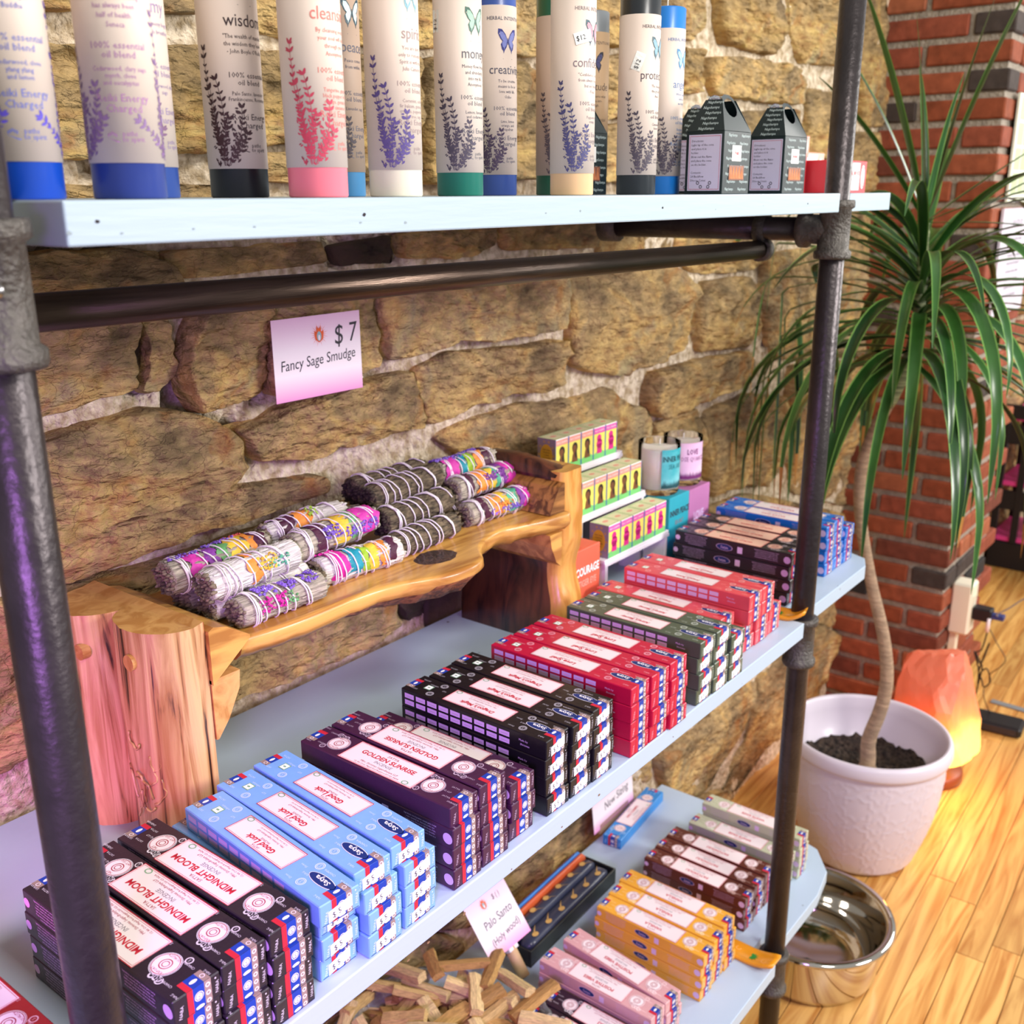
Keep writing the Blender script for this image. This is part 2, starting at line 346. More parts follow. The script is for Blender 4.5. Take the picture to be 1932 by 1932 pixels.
TR = [  # outlines read off the photograph, unprojected to the wall plane
 ([(-160,500),(90,478),(240,470),(330,500),(340,545),(-160,600)], .035, 0), ([(-160,650),(60,600),(240,590),(262,640),(266,730),(215,750),(130,775),(55,800),(-160,830)], .045, 0),
 ([(283,600),(335,600),(340,660),(355,690),(337,722),(318,748),(286,744),(301,690)], .02, 0), ([(252,600),(275,600),(290,680),(280,735),(262,715)], .012, D),  # last outline is no stone: a shadow gap filled with dark colour
 ([(385,592),(502,575),(508,650),(506,745),(452,768),(388,782),(362,742),(357,708),(366,640)], .045, 0),
 ([(528,570),(705,548),(716,600),(718,690),(640,716),(532,748),(520,680)], .04, 0),
 ([(-160,880),(70,838),(175,805),(290,776),(350,780),(425,808),(446,850),(442,882),(415,925),(328,957),(205,988),(145,1007),(98,1016),(-160,1050)], .055, 0),
 ([(447,813),(508,795),(565,764),(620,747),(679,731),(743,712),(788,704),(797,750),(808,808),(785,810),(749,818),(705,836),(640,846),(601,865),(505,872),(480,842)], .05, 0),
 ([(803,700),(860,666),(938,661),(1002,655),(1057,642),(1064,680),(1061,724),(1028,741),(976,743),(943,761),(907,764),(860,787),(826,804),(815,770)], .045, 0),
 ([(738,560),(900,535),(1058,515),(1062,560),(1058,618),(1010,630),(930,643),(870,640),(820,668),(752,680),(747,640)], .05, 0),
 ([(1088,512),(1200,500),(1280,503),(1305,540),(1306,600),(1291,648),(1248,683),(1185,706),(1130,702),(1092,688),(1085,600)], .05, 0),
 ([(1302,400),(1448,395),(1452,488),(1432,508),(1380,516),(1322,514),(1295,485)], .03, 0),
 ([(1343,534),(1426,522),(1437,561),(1443,628),(1420,654),(1334,664),(1329,634),(1335,576)], .04, 0),
 ([(1460,482),(1530,472),(1630,462),(1640,600),(1632,672),(1475,676),(1466,640),(1452,560)], .035, 0),
 ([(1245,706),(1312,684),(1420,664),(1426,690),(1419,724),(1341,760),(1262,790),(1239,774),(1234,744)], .045, 0),
 ([(1085,760),(1132,748),(1164,732),(1192,764),(1234,776),(1243,805),(1240,870),(1235,960),(1150,1010),(1000,1000),(900,870),(845,830),(900,800),(1000,766)], .035, 0),
 ([(1252,802),(1330,774),(1338,800),(1325,850),(1255,850)], .03, 0),
 ([(1344,782),(1422,745),(1488,752),(1484,866),(1448,918),(1413,914),(1349,935),(1338,866)], .05, 0),
 ([(1505,694),(1628,684),(1630,800),(1620,955),(1560,945),(1508,928),(1500,850)], .04, 0),
 ([(1350,965),(1420,935),(1480,945),(1610,975),(1610,1120),(1500,1120),(1350,1060)], .04, 0),
 ([(402,1240),(480,1190),(570,1160),(640,1133),(752,1120),(754,1186),(700,1223),(560,1278),(440,1328),(404,1345)], .04, 0),
 ([(780,1112),(812,1110),(815,1165),(785,1178),(765,1150)], .02, D), ([(826,1100),(900,1070),(1000,1060),(1000,1250),(880,1240),(828,1200)], .012, D),  # last outline is a black hole, its shade painted as a shallow dark face
 ([(100,1045),(200,1005),(345,957),(420,927),(610,900),(612,923),(520,963),(400,998),(280,1056),(150,1106),(102,1100)], .04, 0),
 ([(60,1135),(280,1078),(420,1030),(600,968),(760,938),(850,930),(860,990),(760,1070),(560,1130),(400,1205),(60,1290)], .035, 0),
 ([(-160,1150),(60,1140),(90,1300),(60,1440),(-160,1560)], .04, 0), ([(110,1310),(380,1250),(395,1345),(330,1400),(180,1460),(100,1470)], .04, 0),
 ([(-100,80),(60,72),(170,90),(285,92),(292,180),(284,288),(160,298),(60,298),(-100,305)], .04, 0), ([(312,88),(400,84),(462,88),(466,275),(455,284),(332,286),(308,200)], .04, 0),
 ([(474,98),(560,95),(612,104),(612,266),(478,274)], .035, 0), ([(-100,350),(120,350),(300,346),(455,352),(455,398),(-100,428)], .04, 0),
 ([(474,290),(530,287),(650,287),(785,292),(785,335),(640,348),(474,340)], .03, 0), ([(-100,-40),(280,-60),(410,-60),(400,22),(120,16),(-100,14)], .04, 0), ([(420,-60),(600,-60),(760,-60),(760,80),(620,84),(520,60),(430,30)], .04, 0),
 ([(780,-60),(895,-60),(895,84),(792,88)], .04, 0), ([(640,105),(790,102),(800,200),(797,345),(650,278)], .035, 0), ([(818,112),(980,112),(1028,142),(1032,190),(1028,335),(820,345),(812,240)], .045, 0),
 ([(910,-60),(1060,-60),(1058,100),(960,104),(912,90)], .04, 0), ([(1075,-60),(1280,-60),(1285,70),(1200,84),(1075,80)], .04, 0), ([(1045,150),(1160,105),(1282,95),(1286,205),(1150,225),(1048,230)], .04, 0), ([(1048,240),(1160,236),(1286,215),(1286,340),(1048,345)], .04, 0),
 ([(1296,-60),(1330,-60),(1338,56),(1325,72),(1296,68)], .03, 0), ([(1372,-60),(1462,-60),(1470,60),(1470,101),(1440,96),(1382,78),(1372,40)], .05, 0), ([(1500,-60),(1600,-60),(1600,122),(1530,116),(1507,60)], .04, 0),
 ([(1354,107),(1400,107),(1488,124),(1526,152),(1521,196),(1460,192),(1362,178),(1352,140)], .045, 0), ([(1298,90),(1334,92),(1334,174),(1296,174)], .035, 0), ([(1535,168),(1612,180),(1612,300),(1532,300)], .03, 0),
 ([(1640,-60),(1688,-60),(1692,100),(1688,236),(1640,236),(1628,100)], .025, 0), ([(1622,250),(1684,250),(1680,300),(1685,358),(1622,358)], .025, 0), ([(1402,212),(1518,207),(1518,322),(1402,332)], .03, 0), ([(1294,218),(1388,216),(1388,340),(1294,340)], .03, 0),
 ([(1608,400),(1648,400),(1652,500),(1648,596),(1600,596)], .02, 0), ([(236,482),(318,476),(328,508),(280,522),(242,512)], .012, 0), ([(328,476),(628,456),(636,497),(500,516),(362,526),(334,508)], .02, 0), ([(642,466),(756,444),(758,497),(660,502)], .03, D),
 ([(772,442),(952,422),(948,462),(900,486),(780,488)], .03, 0), ([(964,420),(1136,412),(1138,468),(972,473)], .03, 0), ([(1150,412),(1290,402),(1285,480),(1150,486)], .02, 0),
 ([(1252,1438),(1436,1288),(1447,1330),(1414,1388),(1368,1456),(1348,1498),(1300,1512),(1266,1488)], .03, 0), ([(1198,1462),(1240,1436),(1246,1480),(1215,1482)], .02, 0), ([(1446,1284),(1560,1184),(1586,1205),(1556,1290),(1472,1396),(1404,1492),(1378,1496),(1422,1400)], .035, 0),
 ([(1548,1176),(1590,1133),(1600,1150),(1594,1190)], .02, 0), ([(1304,1522),(1368,1496),(1400,1500),(1390,1530),(1340,1542)], .03, 0), ([(1000,1560),(1180,1500),(1190,1560),(1050,1680),(900,1760),(820,1760)], .03, 0), ([(600,1840),(800,1770),(880,1780),(800,1900),(600,1960)], .03, 0)]
boxes_ = []
for pl, dp, dk in TR:
    P = [at(x, y, 1, 0.475) for x, y in pl]; P = [(p.x, p.z) for p in P]
    boxes_.append((min(p[0] for p in P), max(p[0] for p in P), min(p[1] for p in P), max(p[1] for p in P)))
    stone(P, dp, DARKSTONE_GAPSHADE if dk == D else STONE, n=110 if dp > .03 else 50)
z = FLZ; row = 0
while z < 1.3:   # the rest of the wall, out of the frame or behind things, in rough courses
    h = random.uniform(0.13, 0.2); x = -0.3 + random.uniform(0, 0.1)
    while x < 5.4:
        wd = random.uniform(0.22, 0.42)
        a = (x + 0.012, x + wd - 0.012, z + 0.012, z + h - 0.012)
        if not (2.98 < x < 3.3) and not any(a[0] < b[1] and a[1] > b[0] and a[2] < b[3] and a[3] > b[2] for b in boxes_):
            j = lambda v: v + random.uniform(-0.018, 0.018)
            stone([(j(a[0]), j(a[2])), (j((a[0] + a[1]) / 2), a[2]), (j(a[1]), j(a[2])), (a[1], j((a[2] + a[3]) / 2)), (j(a[1]), j(a[3])), (j((a[0] + a[1]) / 2), a[3]), (j(a[0]), j(a[3]))], 0.035, n=28)
        x += wd
    z += h
# floor: strip boards running a shade off the wall direction
floor = MB().box(-0.6, 6.2, -2.4, 0.6, FLZ - 0.05, FLZ - 0.012, mat('subfloor', '3a2a1c', 0.9)).build('floor')
floor['kind'] = 'structure'; floor['label'] = 'narrow honey-coloured strip wood floor with thin dark joints'
def plank_mat():
    m = bpy.data.materials.new('honey_oak'); m.use_nodes = True; nt = m.node_tree; N = nt.nodes; L = nt.links; b = N['Principled BSDF']
    b.inputs['Roughness'].default_value = 0.38; b.inputs['Coat Weight'].default_value = 0.25; b.inputs['Coat Roughness'].default_value = 0.25
    tc = N.new('ShaderNodeTexCoord'); oi = N.new('ShaderNodeObjectInfo')
    mp = N.new('ShaderNodeMapping'); mp.inputs['Scale'].default_value = (1.2, 14, 14); L.new(tc.outputs['Object'], mp.inputs[0])
    va = N.new('ShaderNodeVectorMath'); va.operation = 'ADD'; sc_ = N.new('ShaderNodeVectorMath'); sc_.operation = 'SCALE'; sc_.inputs[0].default_value = (37, 11, 5)
    L.new(oi.outputs['Random'], sc_.inputs['Scale']); L.new(mp.outputs[0], va.inputs[0]); L.new(sc_.outputs[0], va.inputs[1])
    n = N.new('ShaderNodeTexNoise'); n.inputs['Scale'].default_value = 1.8; n.inputs['Detail'].default_value = 7; n.inputs['Distortion'].default_value = 2.2; L.new(va.outputs[0], n.inputs['Vector'])
    r = N.new('ShaderNodeValToRGB'); e = r.color_ramp.elements; e[0].position = 0.33; e[0].color = lin('bd7c36'); e[1].position = 0.62; e[1].color = lin('e8b567')
    L.new(n.outputs['Fac'], r.inputs[0])
    hs = N.new('ShaderNodeHueSaturation'); mr = N.new('ShaderNodeMapRange'); mr.inputs[3].default_value = 0.8; mr.inputs[4].default_value = 1.12; L.new(oi.outputs['Random'], mr.inputs[0])
    L.new(mr.outputs[0], hs.inputs['Value']); L.new(r.outputs[0], hs.inputs['Color']); L.new(hs.outputs[0], b.inputs['Base Color'])
    return m
PLK = plank_mat()
plm = []
for Lp in (0.45, 0.7, 0.95, 1.25):
    mb = MB(); mb.bbox(0.0008, Lp - 0.0008, -0.0292, 0.0292, -0.012, 0, PLK, 0.0008); plm.append((Lp, mb.mesh('plank')))
ang = radians(2.1); ca, sa = cos(ang), sin(ang); cnt = 0
for k in range(-22, 14):
    u = -0.2 + random.uniform(0, 0.5) if k > -16 else 1.3
    while u < 5.9:
        Lp, me = random.choice(plm); v = k * 0.06
        x = u * ca - v * sa + 0.0; y = u * sa + v * ca - 0.09
        if x + Lp > 1.15 and y < 0.5 and (y > -1.05) and cnt < 296:
            # keep the boards that lie in front of the wall and can be seen past the shelves
            o = link('plank', me, floor, (x, y, FLZ), (0, 0, ang)); cnt += 1
        u += Lp
# brick pier
def brick_mat():
    m = bpy.data.materials.new('red_brick'); m.use_nodes = True; nt = m.node_tree; N = nt.nodes; L = nt.links; b = N['Principled BSDF']
    b.inputs['Roughness'].default_value = 0.85; b.inputs['Specular IOR Level'].default_value = 0.25
    tc = N.new('ShaderNodeTexCoord'); oi = N.new('ShaderNodeObjectInfo')
    r = N.new('ShaderNodeValToRGB'); r.color_ramp.interpolation = 'CONSTANT'; e = r.color_ramp.elements; e[0].position = 0; e[0].color = lin('8f4a36'); e[1].position = 0.965; e[1].color = lin('33302e')
    for p, c in ((0.18, '965036'), (0.4, '8a472e'), (0.58, 'a05d40'), (0.76, '743f30'), (0.93, '463c38')):
        q = e.new(p); q.color = lin(c)
    L.new(oi.outputs['Random'], r.inputs[0])
    n = N.new('ShaderNodeTexNoise'); n.inputs['Scale'].default_value = 35; n.inputs['Detail'].default_value = 8; L.new(tc.outputs['Object'], n.inputs['Vector'])
    mx = N.new('ShaderNodeMix'); mx.data_type = 'RGBA'; mx.blend_type = 'OVERLAY'; mx.inputs[0].default_value = 0.6; L.new(r.outputs[0], mx.inputs[6]); L.new(n.outputs['Fac'], mx.inputs[7]); L.new(mx.outputs[2], b.inputs['Base Color'])
    bp = N.new('ShaderNodeBump'); bp.inputs['Strength'].default_value = 0.6; bp.inputs['Distance'].default_value = 0.004; L.new(n.outputs['Fac'], bp.inputs['Height']); L.new(bp.outputs[0], b.inputs['Normal'])
    return m
BRK = brick_mat(); MORT2 = mat('grey_brick_mortar', 'ab9f90', 0.95, var=0.3, scale=60, bump=0.7, bscale=120)
PX, PY, PX2 = 3.0, 0.179, 3.46
pier = MB().box(PX + 0.010, PX2 - 0.008, PY + 0.010, 0.56, FLZ, 1.35, MORT2).build('wall_right')
pier['kind'] = 'structure'; pier['label'] = 'red brick pier with grey mortar joints and a few blackened bricks'
def brickmesh(l, d, h, sd):
    mb = MB(); mb.bbox(-l / 2, l / 2, -d / 2, d / 2, -h / 2, h / 2, BRK, 0.004)
    mb.v = [tuple(Vector(p) + Vector((1, 1, 1)) * 0.0018 * noise.noise(Vector(p) * 31 + Vector((sd, 0, 0)))) for p in mb.v]
    return mb.mesh('brick')
full = [brickmesh(0.211, 0.1, 0.051, i * 3.3) for i in range(3)]; half = [brickmesh(0.1, 0.1, 0.051, i * 5.1) for i in range(2)]
nb = 0
for c_ in range(34):
    zc = FLZ + 0.034 + c_ * 0.068
    if zc > 1.3: break
    # the face that looks along -X: bricks run in Y
    y = PY + (0.0 if c_ % 2 == 0 else 0.112)
    if c_ % 2: link('brick', random.choice(half), pier, (PX + 0.05, PY + 0.05, zc), (0, 0, pi / 2)); nb += 1
    while y < 0.5:
        link('brick', random.choice(full), pier, (PX + 0.05 + random.uniform(-.002, .002), y + 0.1075, zc), (0, 0, pi / 2 + (pi if random.random() < .5 else 0))); y += 0.225; nb += 1
    # the face that looks along -Y: bricks run in X
    x = PX + (0.112 if c_ % 2 == 0 else 0.112)
    if c_ % 2 == 0: link('brick', random.choice(half), pier, (PX + 0.165, PY + 0.05, zc)); x += 0.112; nb += 1
    while x < PX2 - 0.1:
        link('brick', random.choice(full), pier, (x + 0.1075, PY + 0.05 + random.uniform(-.002, .002), zc)); x += 0.225; nb += 1
# ------------------------------------------------------------------ pipe frame and shelf boards
PIPE = mat('black_iron_pipe', '453f40', 0.34, 0.65, var=0.25, scale=30, bump=0.12, bscale=140, spec=0.5)
CAST = mat('cast_iron_fitting', '625d58', 0.48, 0.55, var=0.35, scale=60, bump=0.4, bscale=230)
STEEL = mat('screw_steel', 'b8b4b8', 0.25, 1.0)
RAILM = mat('brown_lacquered_pipe', '5a4a40', 0.28, 0.85, var=0.45, scale=9, stretch=(1.2, 20, 20), bump=0.1, bscale=60)
fr = tag(empty('shelving_frame', (0, 0, FLZ)), 'black iron pipe frame with cast tees holding the pale wooden shelves', 'shelf frame')
PX_ = [(0.283, 0.019), (1.509, 0.019)]; PR = 0.018
def Pz(z): return z - FLZ
for px, py in PX_:
    mb = MB(); mb.tube([(px, py, 0), (px, py, Pz(1.3))], PR, PIPE, 24); mb.build('post', fr)
    for tz in (0.5975, -0.047, -0.697):
        mb = MB(); h = 0.041
        prof = [(PR, -h), (PR + .0075, -h), (PR + .0085, -h + .003), (PR + .0085, -h + .010), (PR + .0045, -h + .013), (PR + .0042, h - .013), (PR + .0085, h - .010), (PR + .0085, h - .003), (PR + .0075, h), (PR, h)]
        mb.lathe(prof, CAST, 28, (px, py, Pz(tz)))
        M = Matrix.Translation((px, py, Pz(tz))) @ Matrix.Rotation(-pi / 2, 4, 'X')
        mb.lathe([(PR + .003, .005), (PR + .003, .036), (PR + .0085, .039), (PR + .0085, .05), (PR, .051)], CAST, 24, M=M)
        tee = mb.build('tee_fitting', fr)
        mb = MB(); sgn = 1 if px > 1 else 0
        dirv = Vector((1, 0.1, 0)).normalized() if sgn else Vector((-0.35, -1, 0)).normalized()
        p0 = Vector((px, py, Pz(tz + .004))) + dirv * (PR + .003)
        mb.tube([p0, p0 + dirv * .008], .0042, STEEL if not sgn else PIPE, 12); mb.tube([p0 + dirv * .008, p0 + dirv * .0085], .002, PIPE, 6)
        mb.build('set_screw', tee)
        mb = MB(); mb.tube([(px, py + .03, Pz(tz)), (px, .395 if tz > 0 else .44, Pz(tz))], PR * 0.95, PIPE, 20)
        mb.tube([(px, (.385 if tz > 0 else .43), Pz(tz)), (px, (.415 if tz > 0 else .46), Pz(tz))], PR + .007, CAST, 20); mb.build('bracket_arm', fr)
mb = MB(); mb.tube([(0.12, .13, Pz(.5745)), (1.526, .13, Pz(.5665))], .0135, RAILM, 24); mb.build('hanging_rail', fr)
for px in (0.283, 1.509):
    mb = MB(); mb.tube([(px - .008, .13, Pz(.5665 if px > 1 else .573)), (px + .008, .13, Pz(.5665 if px > 1 else .573))], .0175, CAST, 20)
    mb.tube([(px, .122, Pz(.597)), (px, .138, Pz(.597))], PR + .004, CAST, 20); mb.build('rail_clamp', fr)
def board_mat(nm, c, seed):
    m = bpy.data.materials.new(nm); m.use_nodes = True; nt = m.node_tree; N = nt.nodes; L = nt.links; b = N['Principled BSDF']; b.inputs['Roughness'].default_value = 0.42
    tc = N.new('ShaderNodeTexCoord'); mp = N.new('ShaderNodeMapping'); mp.inputs['Location'].default_value = (seed, seed, 0); L.new(tc.outputs['Object'], mp.inputs[0])
    v = N.new('ShaderNodeTexVoronoi'); v.inputs['Scale'].default_value = 26; L.new(mp.outputs[0], v.inputs['Vector'])
    n = N.new('ShaderNodeTexNoise'); n.inputs['Scale'].default_value = 90; n.inputs['Detail'].default_value = 5; L.new(mp.outputs[0], n.inputs['Vector'])
    n2 = N.new('ShaderNodeTexNoise'); n2.inputs['Scale'].default_value = 11; L.new(mp.outputs[0], n2.inputs['Vector'])
    a = N.new('ShaderNodeMath'); a.operation = 'MULTIPLY_ADD'; a.inputs[1].default_value = 0.18; L.new(n.outputs['Fac'], a.inputs[0]); L.new(v.outputs['Distance'], a.inputs[2])
    th = N.new('ShaderNodeMapRange'); th.inputs[1].default_value = 0.13; th.inputs[2].default_value = 0.15; th.inputs[3].default_value = 1; th.inputs[4].default_value = 0; L.new(a.outputs[0], th.inputs[0])
    g = N.new('ShaderNodeMapRange'); g.inputs[1].default_value = 0.55; g.inputs[2].default_value = 0.6; L.new(n2.outputs['Fac'], g.inputs[0])
    mu = N.new('ShaderNodeMath'); mu.operation = 'MULTIPLY'; L.new(th.outputs[0], mu.inputs[0]); L.new(g.outputs[0], mu.inputs[1])
    mx = N.new('ShaderNodeMix'); mx.data_type = 'RGBA'; mx.inputs[6].default_value = lin(c); mx.inputs[7].default_value = lin('4a4440'); L.new(mu.outputs[0], mx.inputs[0]); L.new(mx.outputs[2], b.inputs['Base Color'])
    mp2 = N.new('ShaderNodeMapping'); mp2.inputs['Scale'].default_value = (6, 60, 60); L.new(tc.outputs['Object'], mp2.inputs[0])
    n3 = N.new('ShaderNodeTexNoise'); n3.inputs['Scale'].default_value = 2.5; n3.inputs['Detail'].default_value = 5; L.new(mp2.outputs[0], n3.inputs['Vector'])
    bp = N.new('ShaderNodeBump'); bp.inputs['Strength'].default_value = 0.07; bp.inputs['Distance'].default_value = 0.004; L.new(n3.outputs['Fac'], bp.inputs['Height']); L.new(bp.outputs[0], b.inputs['Normal'])
    return m
BT = 0.0256
def board(name, outline, z, m, label):
    mb = MB(); b = .0015
    n = len(outline); c = sum((Vector(p) for p in outline), Vector((0, 0))) / n
    mb.prism(outline, z - BT, z, m)
    o = mb.build(name); o.location = (0, 0, 0); tag(o, label, 'shelf board', 'painted shelf boards'); 
    md = o.modifiers.new('edge', 'BEVEL'); md.width = .0014; md.segments = 2; md.limit_method = 'ANGLE'
    return o
def notch(cx): return [(cx - .036, 0), (cx - .036, .05), (cx + .036, .05), (cx + .036, .017)]
BM = board_mat('pale_blue_painted_board', 'b3c6d8', 3.1)
board('shelf_board', [(.322, 0)] + notch(1.509) + [(1.725, .016), (1.745, .06), (1.745, .46), (.322, .46)], .6475, board_mat('white_blue_painted_board', 'a6b8c4', 1.7), 'white-blue top shelf board with nail holes, carrying the tall candles')
board('shelf_board', [(.08, 0)] + notch(.283)[:3] + [(.319, 0)] + notch(1.509) + [(1.79, .018), (1.83, .034), (1.85, .075), (1.85, .466), (.08, .466)], 0.0, BM, 'pale blue middle shelf board under the wooden riser and incense stacks')
board('shelf_board', [(.08, 0)] + notch(.283)[:3] + [(.319, 0)] + notch(1.509) + [(1.70, .016), (1.78, .03), (1.84, .075), (1.86, .14), (1.86, .455), (.08, .455)], -.65, BM, 'pale blue lowest shelf board above the floor, partly hidden by the middle one')

GRYC = mat('primer_grey', '93a0a4', .8); HOLE = mat('nail_hole_dark', '2a2024', .8); CHIP = mat('bare_wood_chip', '8a6a4a', .8)
_brd = [o for o in COL.objects if o.name.startswith('shelf_board')]
def chips(bd, pts, m, r, name):
    for px, py, k in pts:
        c = at(px, py, 1, 0.0); mb = MB(); n_ = 9
        vs = [(c.x + r * k * cos(2 * pi * i / n_) * random.uniform(.6, 1.2), -.00025, c.z + r * .7 * k * sin(2 * pi * i / n_) * random.uniform(.6, 1.2)) for i in range(n_)]
        mb.add(vs, [tuple(range(n_))], m); mb.build(name, bd)
for bd in _brd:
    zc = sum(v.co.z for v in bd.data.vertices) / len(bd.data.vertices)
    if zc > .5:
        chips(bd, [(183, 418, 1), (687, 405, 1.2), (1250, 392, 1), (1524, 384, 1)], HOLE, .0016, 'nail_hole'); chips(bd, [(130, 440, .8), (230, 440, .5), (365, 432, .5), (480, 428, .5), (765, 420, .8), (680, 420, .6), (1030, 402, .5), (1095, 398, .6), (1350, 395, .5), (1440, 388, .5)], GRYC, .0022, 'paint_chip')
    elif zc > -.1: chips(bd, [(876, 1724, 1.2), (808, 1778, 1), (704, 1868, 1), (770, 1812, .8), (1130, 1500, 1), (1060, 1560, .7), (965, 1640, .6), (1015, 1605, .6), (1270, 1390, .6), (1400, 1290, .4)], CHIP, .0022, 'paint_chip')
# ------------------------------------------------------------------ incense boxes
BL, BW, BH = .213, .0415, .0224
WHT = mat('print_white', 'f4f1ee', 0.5); PINKL = mat('label_pale', 'f3e6e6', 0.35, coat=0.3); RED = mat('print_red', 'c8283a', 0.5); BLU = mat('print_blue', '1b3fa0', 0.45); BRN = mat('print_tan', '9a8378', 0.5)
DRD = mat('print_dark_red', 'a83040', 0.5); GRN = mat('print_green', '7fae86', 0.5); GRY = mat('print_grey', '8a7f88', 0.5); INK = mat('print_ink', '2c2833', 0.5); LIL = mat('print_lilac', 'deC2e8', 0.5); STK = mat('sticker_white', 'fbfbf7', 0.5)
NAVY = mat('print_navy', '16306e', 0.45)
E = .00018
def incense(name, col, title, style, deco, titlecol=None, tsz=.0085, opp=False, pills=True, disc=None, sticker=True, lidc=None):
    """prototype box: origin at the middle of its base, front end at -Y"""
    body = mat('card_' + name, col, 0.38, coat=0.25, var=0.06, scale=40, bump=0.05, bscale=90)
    DC = mat('deco_' + name, deco, 0.5); TC = titlecol or RED; DM = disc or PINKL; LC = lidc or PINKL
    mb = MB(); mb.bbox(-BW / 2, BW / 2, -BL / 2, BL / 2, 0, BH, body, .0009)
    y0 = -BL / 2
    # folded flap seams at the ends
    mb.box(-BW / 2 + .002, BW / 2 - .002, y0 - .0003, y0, .0018, .0022, INK)
    top = lambda u, v: Vector((-v, y0 + u, BH + E))          # u along the length from the front, v towards -X; text reads front to back
    side = lambda u, v: Vector((-BW / 2 - E, y0 + BL - u, v))   # left side seen from -X; u from the back
    sideR = lambda u, v: Vector((BW / 2 + E, y0 + u, v))
    end = lambda u, v: Vector((u, y0 - E, v))
    endb = lambda u, v: Vector((-u, -y0 + E, v))
    e2 = lambda mp, k=E: (lambda u, v: mp(u, v) + (top(0, 0) - top(0, 0)))
    root = mb.build('incense_box', None)
    # background ornament: small white words and rings on the lid and the sides
    lift = lambda mp: (lambda u, v: mp(u, v) + Vector((0, 0, .00014)))
    p = MB()
    if style == 'M':
        for u, v, t in ((.020, .012, 'CHAMPA'), (.023, -.010, 'CHAMPA'), (.004, .016, 'NAG'), (.006, -.014, 'NAG'), (.194, .010, 'SATYA'), (.196, -.007, 'SATYA'), (.207, .013, 'SAIBABA'), (.208, -.012, 'SAIBABA'), (.188, 0.001, '(BNG) LLP')):
            p.text(t, u, v, .0034, DC, top, ang=pi / 2 * 0 + .0)
    else:
        for u, v, t in ((.012, .014, 'NAG'), (.030, -.013, 'CHAMPA'), (.045, .002, 'NAG'), (.008, -.013, 'CHAMPA'), (.20, .012, 'SATYA'), (.20, -.012, 'SATYA'), (.165, -.002, 'LLP'), (.055, -.004, 'Shrini'), (.184, -.006, 'ndhalaya'), (.053, .014, 'Shrini')):
            p.text(t, u, v, .0036, DC, top)
        for u, v in ((.044, -.013), (.039, .011), (.175, .012), (.173, -.012)):
            p.disc(u, v, .0048, DC, top, 18, r0=.82); p.disc(u, v, .0034, DC, top, 14, r0=.8); p.text('S', u, v, .0052, DC, top)
        p.rect(.181, .191, -.004, .006, GRN if style == 'S' else DC, top); p.rect(.182, .190, -.003, .005, STK, lift(top)); p.disc(.186, .001, .0022, GRN, lift(lift(top)), 8, ry=.0012)
    lift = lambda mp: (lambda u, v: mp(u, v) + Vector((0, 0, .00014)))
    if style == 'S' or style == 'SB':
        t2 = lift(top)
        p.disc(.0265, -.002, .0165, NAVY, t2, 26, ry=.0055); p.disc(.0265, -.002, .0172, WHT, top, 26, ry=.0062); p.text('Satya', .0265, -.002, .0075, WHT, lift(t2), bold=.02, sx=1.15)
        if pills:
            for i in range(9):
                for j in range(2):
                    p.rect(.006 + i * .0178, .0205 + i * .0178, .0035 + j * .0085, .0095 + j * .0085, LIL, side)
                    q = lambda u, v: side(u, v) + Vector((-.00008, 0, 0))
                    p.rect(.0085 + i * .0178, .018 + i * .0178, .0058 + j * .0085, .0066 + j * .0085, DC, q)
            p.text('Made by', .182, .014, .0036, LIL, side); p.text('Shrinivas', .184, .009, .0036, LIL, side)
    if style == 'M':
        side_ = sideR if opp else side
        ln = ['Ingredients: wood powder, natural gums, herbal', 'resins, essential oils, charcoal powder and', 'bamboo sticks. Directions: light the tip of the', 'stick, blow out the flame and let it smoulder.', 'Keep away from children and pets. Store in a', 'cool, dry place. Net weight 15 g.']
        for i, t in enumerate(ln): p.text(t, .040, .0195 - i * .0031, .0026, LIL, side_, sx=.85)
        p.disc(.0055, .011, .0045, LIL, side_, 16)
        p.rect(.118, .127, .005, .016, LIL, side_)
        p.disc(.094, .0105, .0145, NAVY, side_, 22, ry=.0052); p.disc(.094, .0105, .0152, LIL, side_, 22, ry=.0058, r0=.93)
        p.text('Satya', .094, .0105, .0068, LIL, lambda u, v: side_(u, v) + Vector((.00008 if opp else -.00008, 0, 0)))
        for i, t in enumerate(ln[:5]): p.text(t, .170, .0185 - i * .0031, .0026, LIL, side_, sx=.85)
        p.disc(.206, .011, .006, LIL, side_, 18)
    p.build('box_print', root)
    # lid label
    p = MB()
    if style == 'M':
        for uc, tx in ((.173, 'NET WT 15G'), (.038, 'EXPORT QUALITY')):
            for k in range(7):
                a = .5 + k * .5; p.disc(uc + .0105 * cos(a + 1.2), .0105 * sin(a + 1.2) * 0 + .0135 - k * .0005, .003, DC, top, 10, r0=.5) if k < 3 else None
            p.disc(uc, 0, .0128, DC, top, 26, r0=.95); p.disc(uc, 0, .0118, DM, lift(top), 28); p.disc(uc, 0, .0112, DRD, lift(lift(top)), 26, r0=.95); p.disc(uc, 0, .0055, DRD, lift(lift(top)), 20, r0=.85); p.disc(uc, 0, .0032, DRD, lift(lift(top)), 16, r0=.8)
            w_ = tx.split(' '); p.text(w_[0], uc, .0082, .0034, DRD, lift(lift(top))); p.text(' '.join(w_[1:]), uc, -.0082, .0034, DRD, lift(lift(top)), ang=0)
            for q in (-1, 1):
                p.disc(uc - .012 * q * 0 - .011, .0135 * q * -1 * -1 if q < 0 else .0135, .0036, DC, top, 14, r0=.7); p.text('S', uc - .011, .0135 * q, .004, DC, top)
        a, b_, c_, d_ = .055, .159, -.0185, .0185
    else:
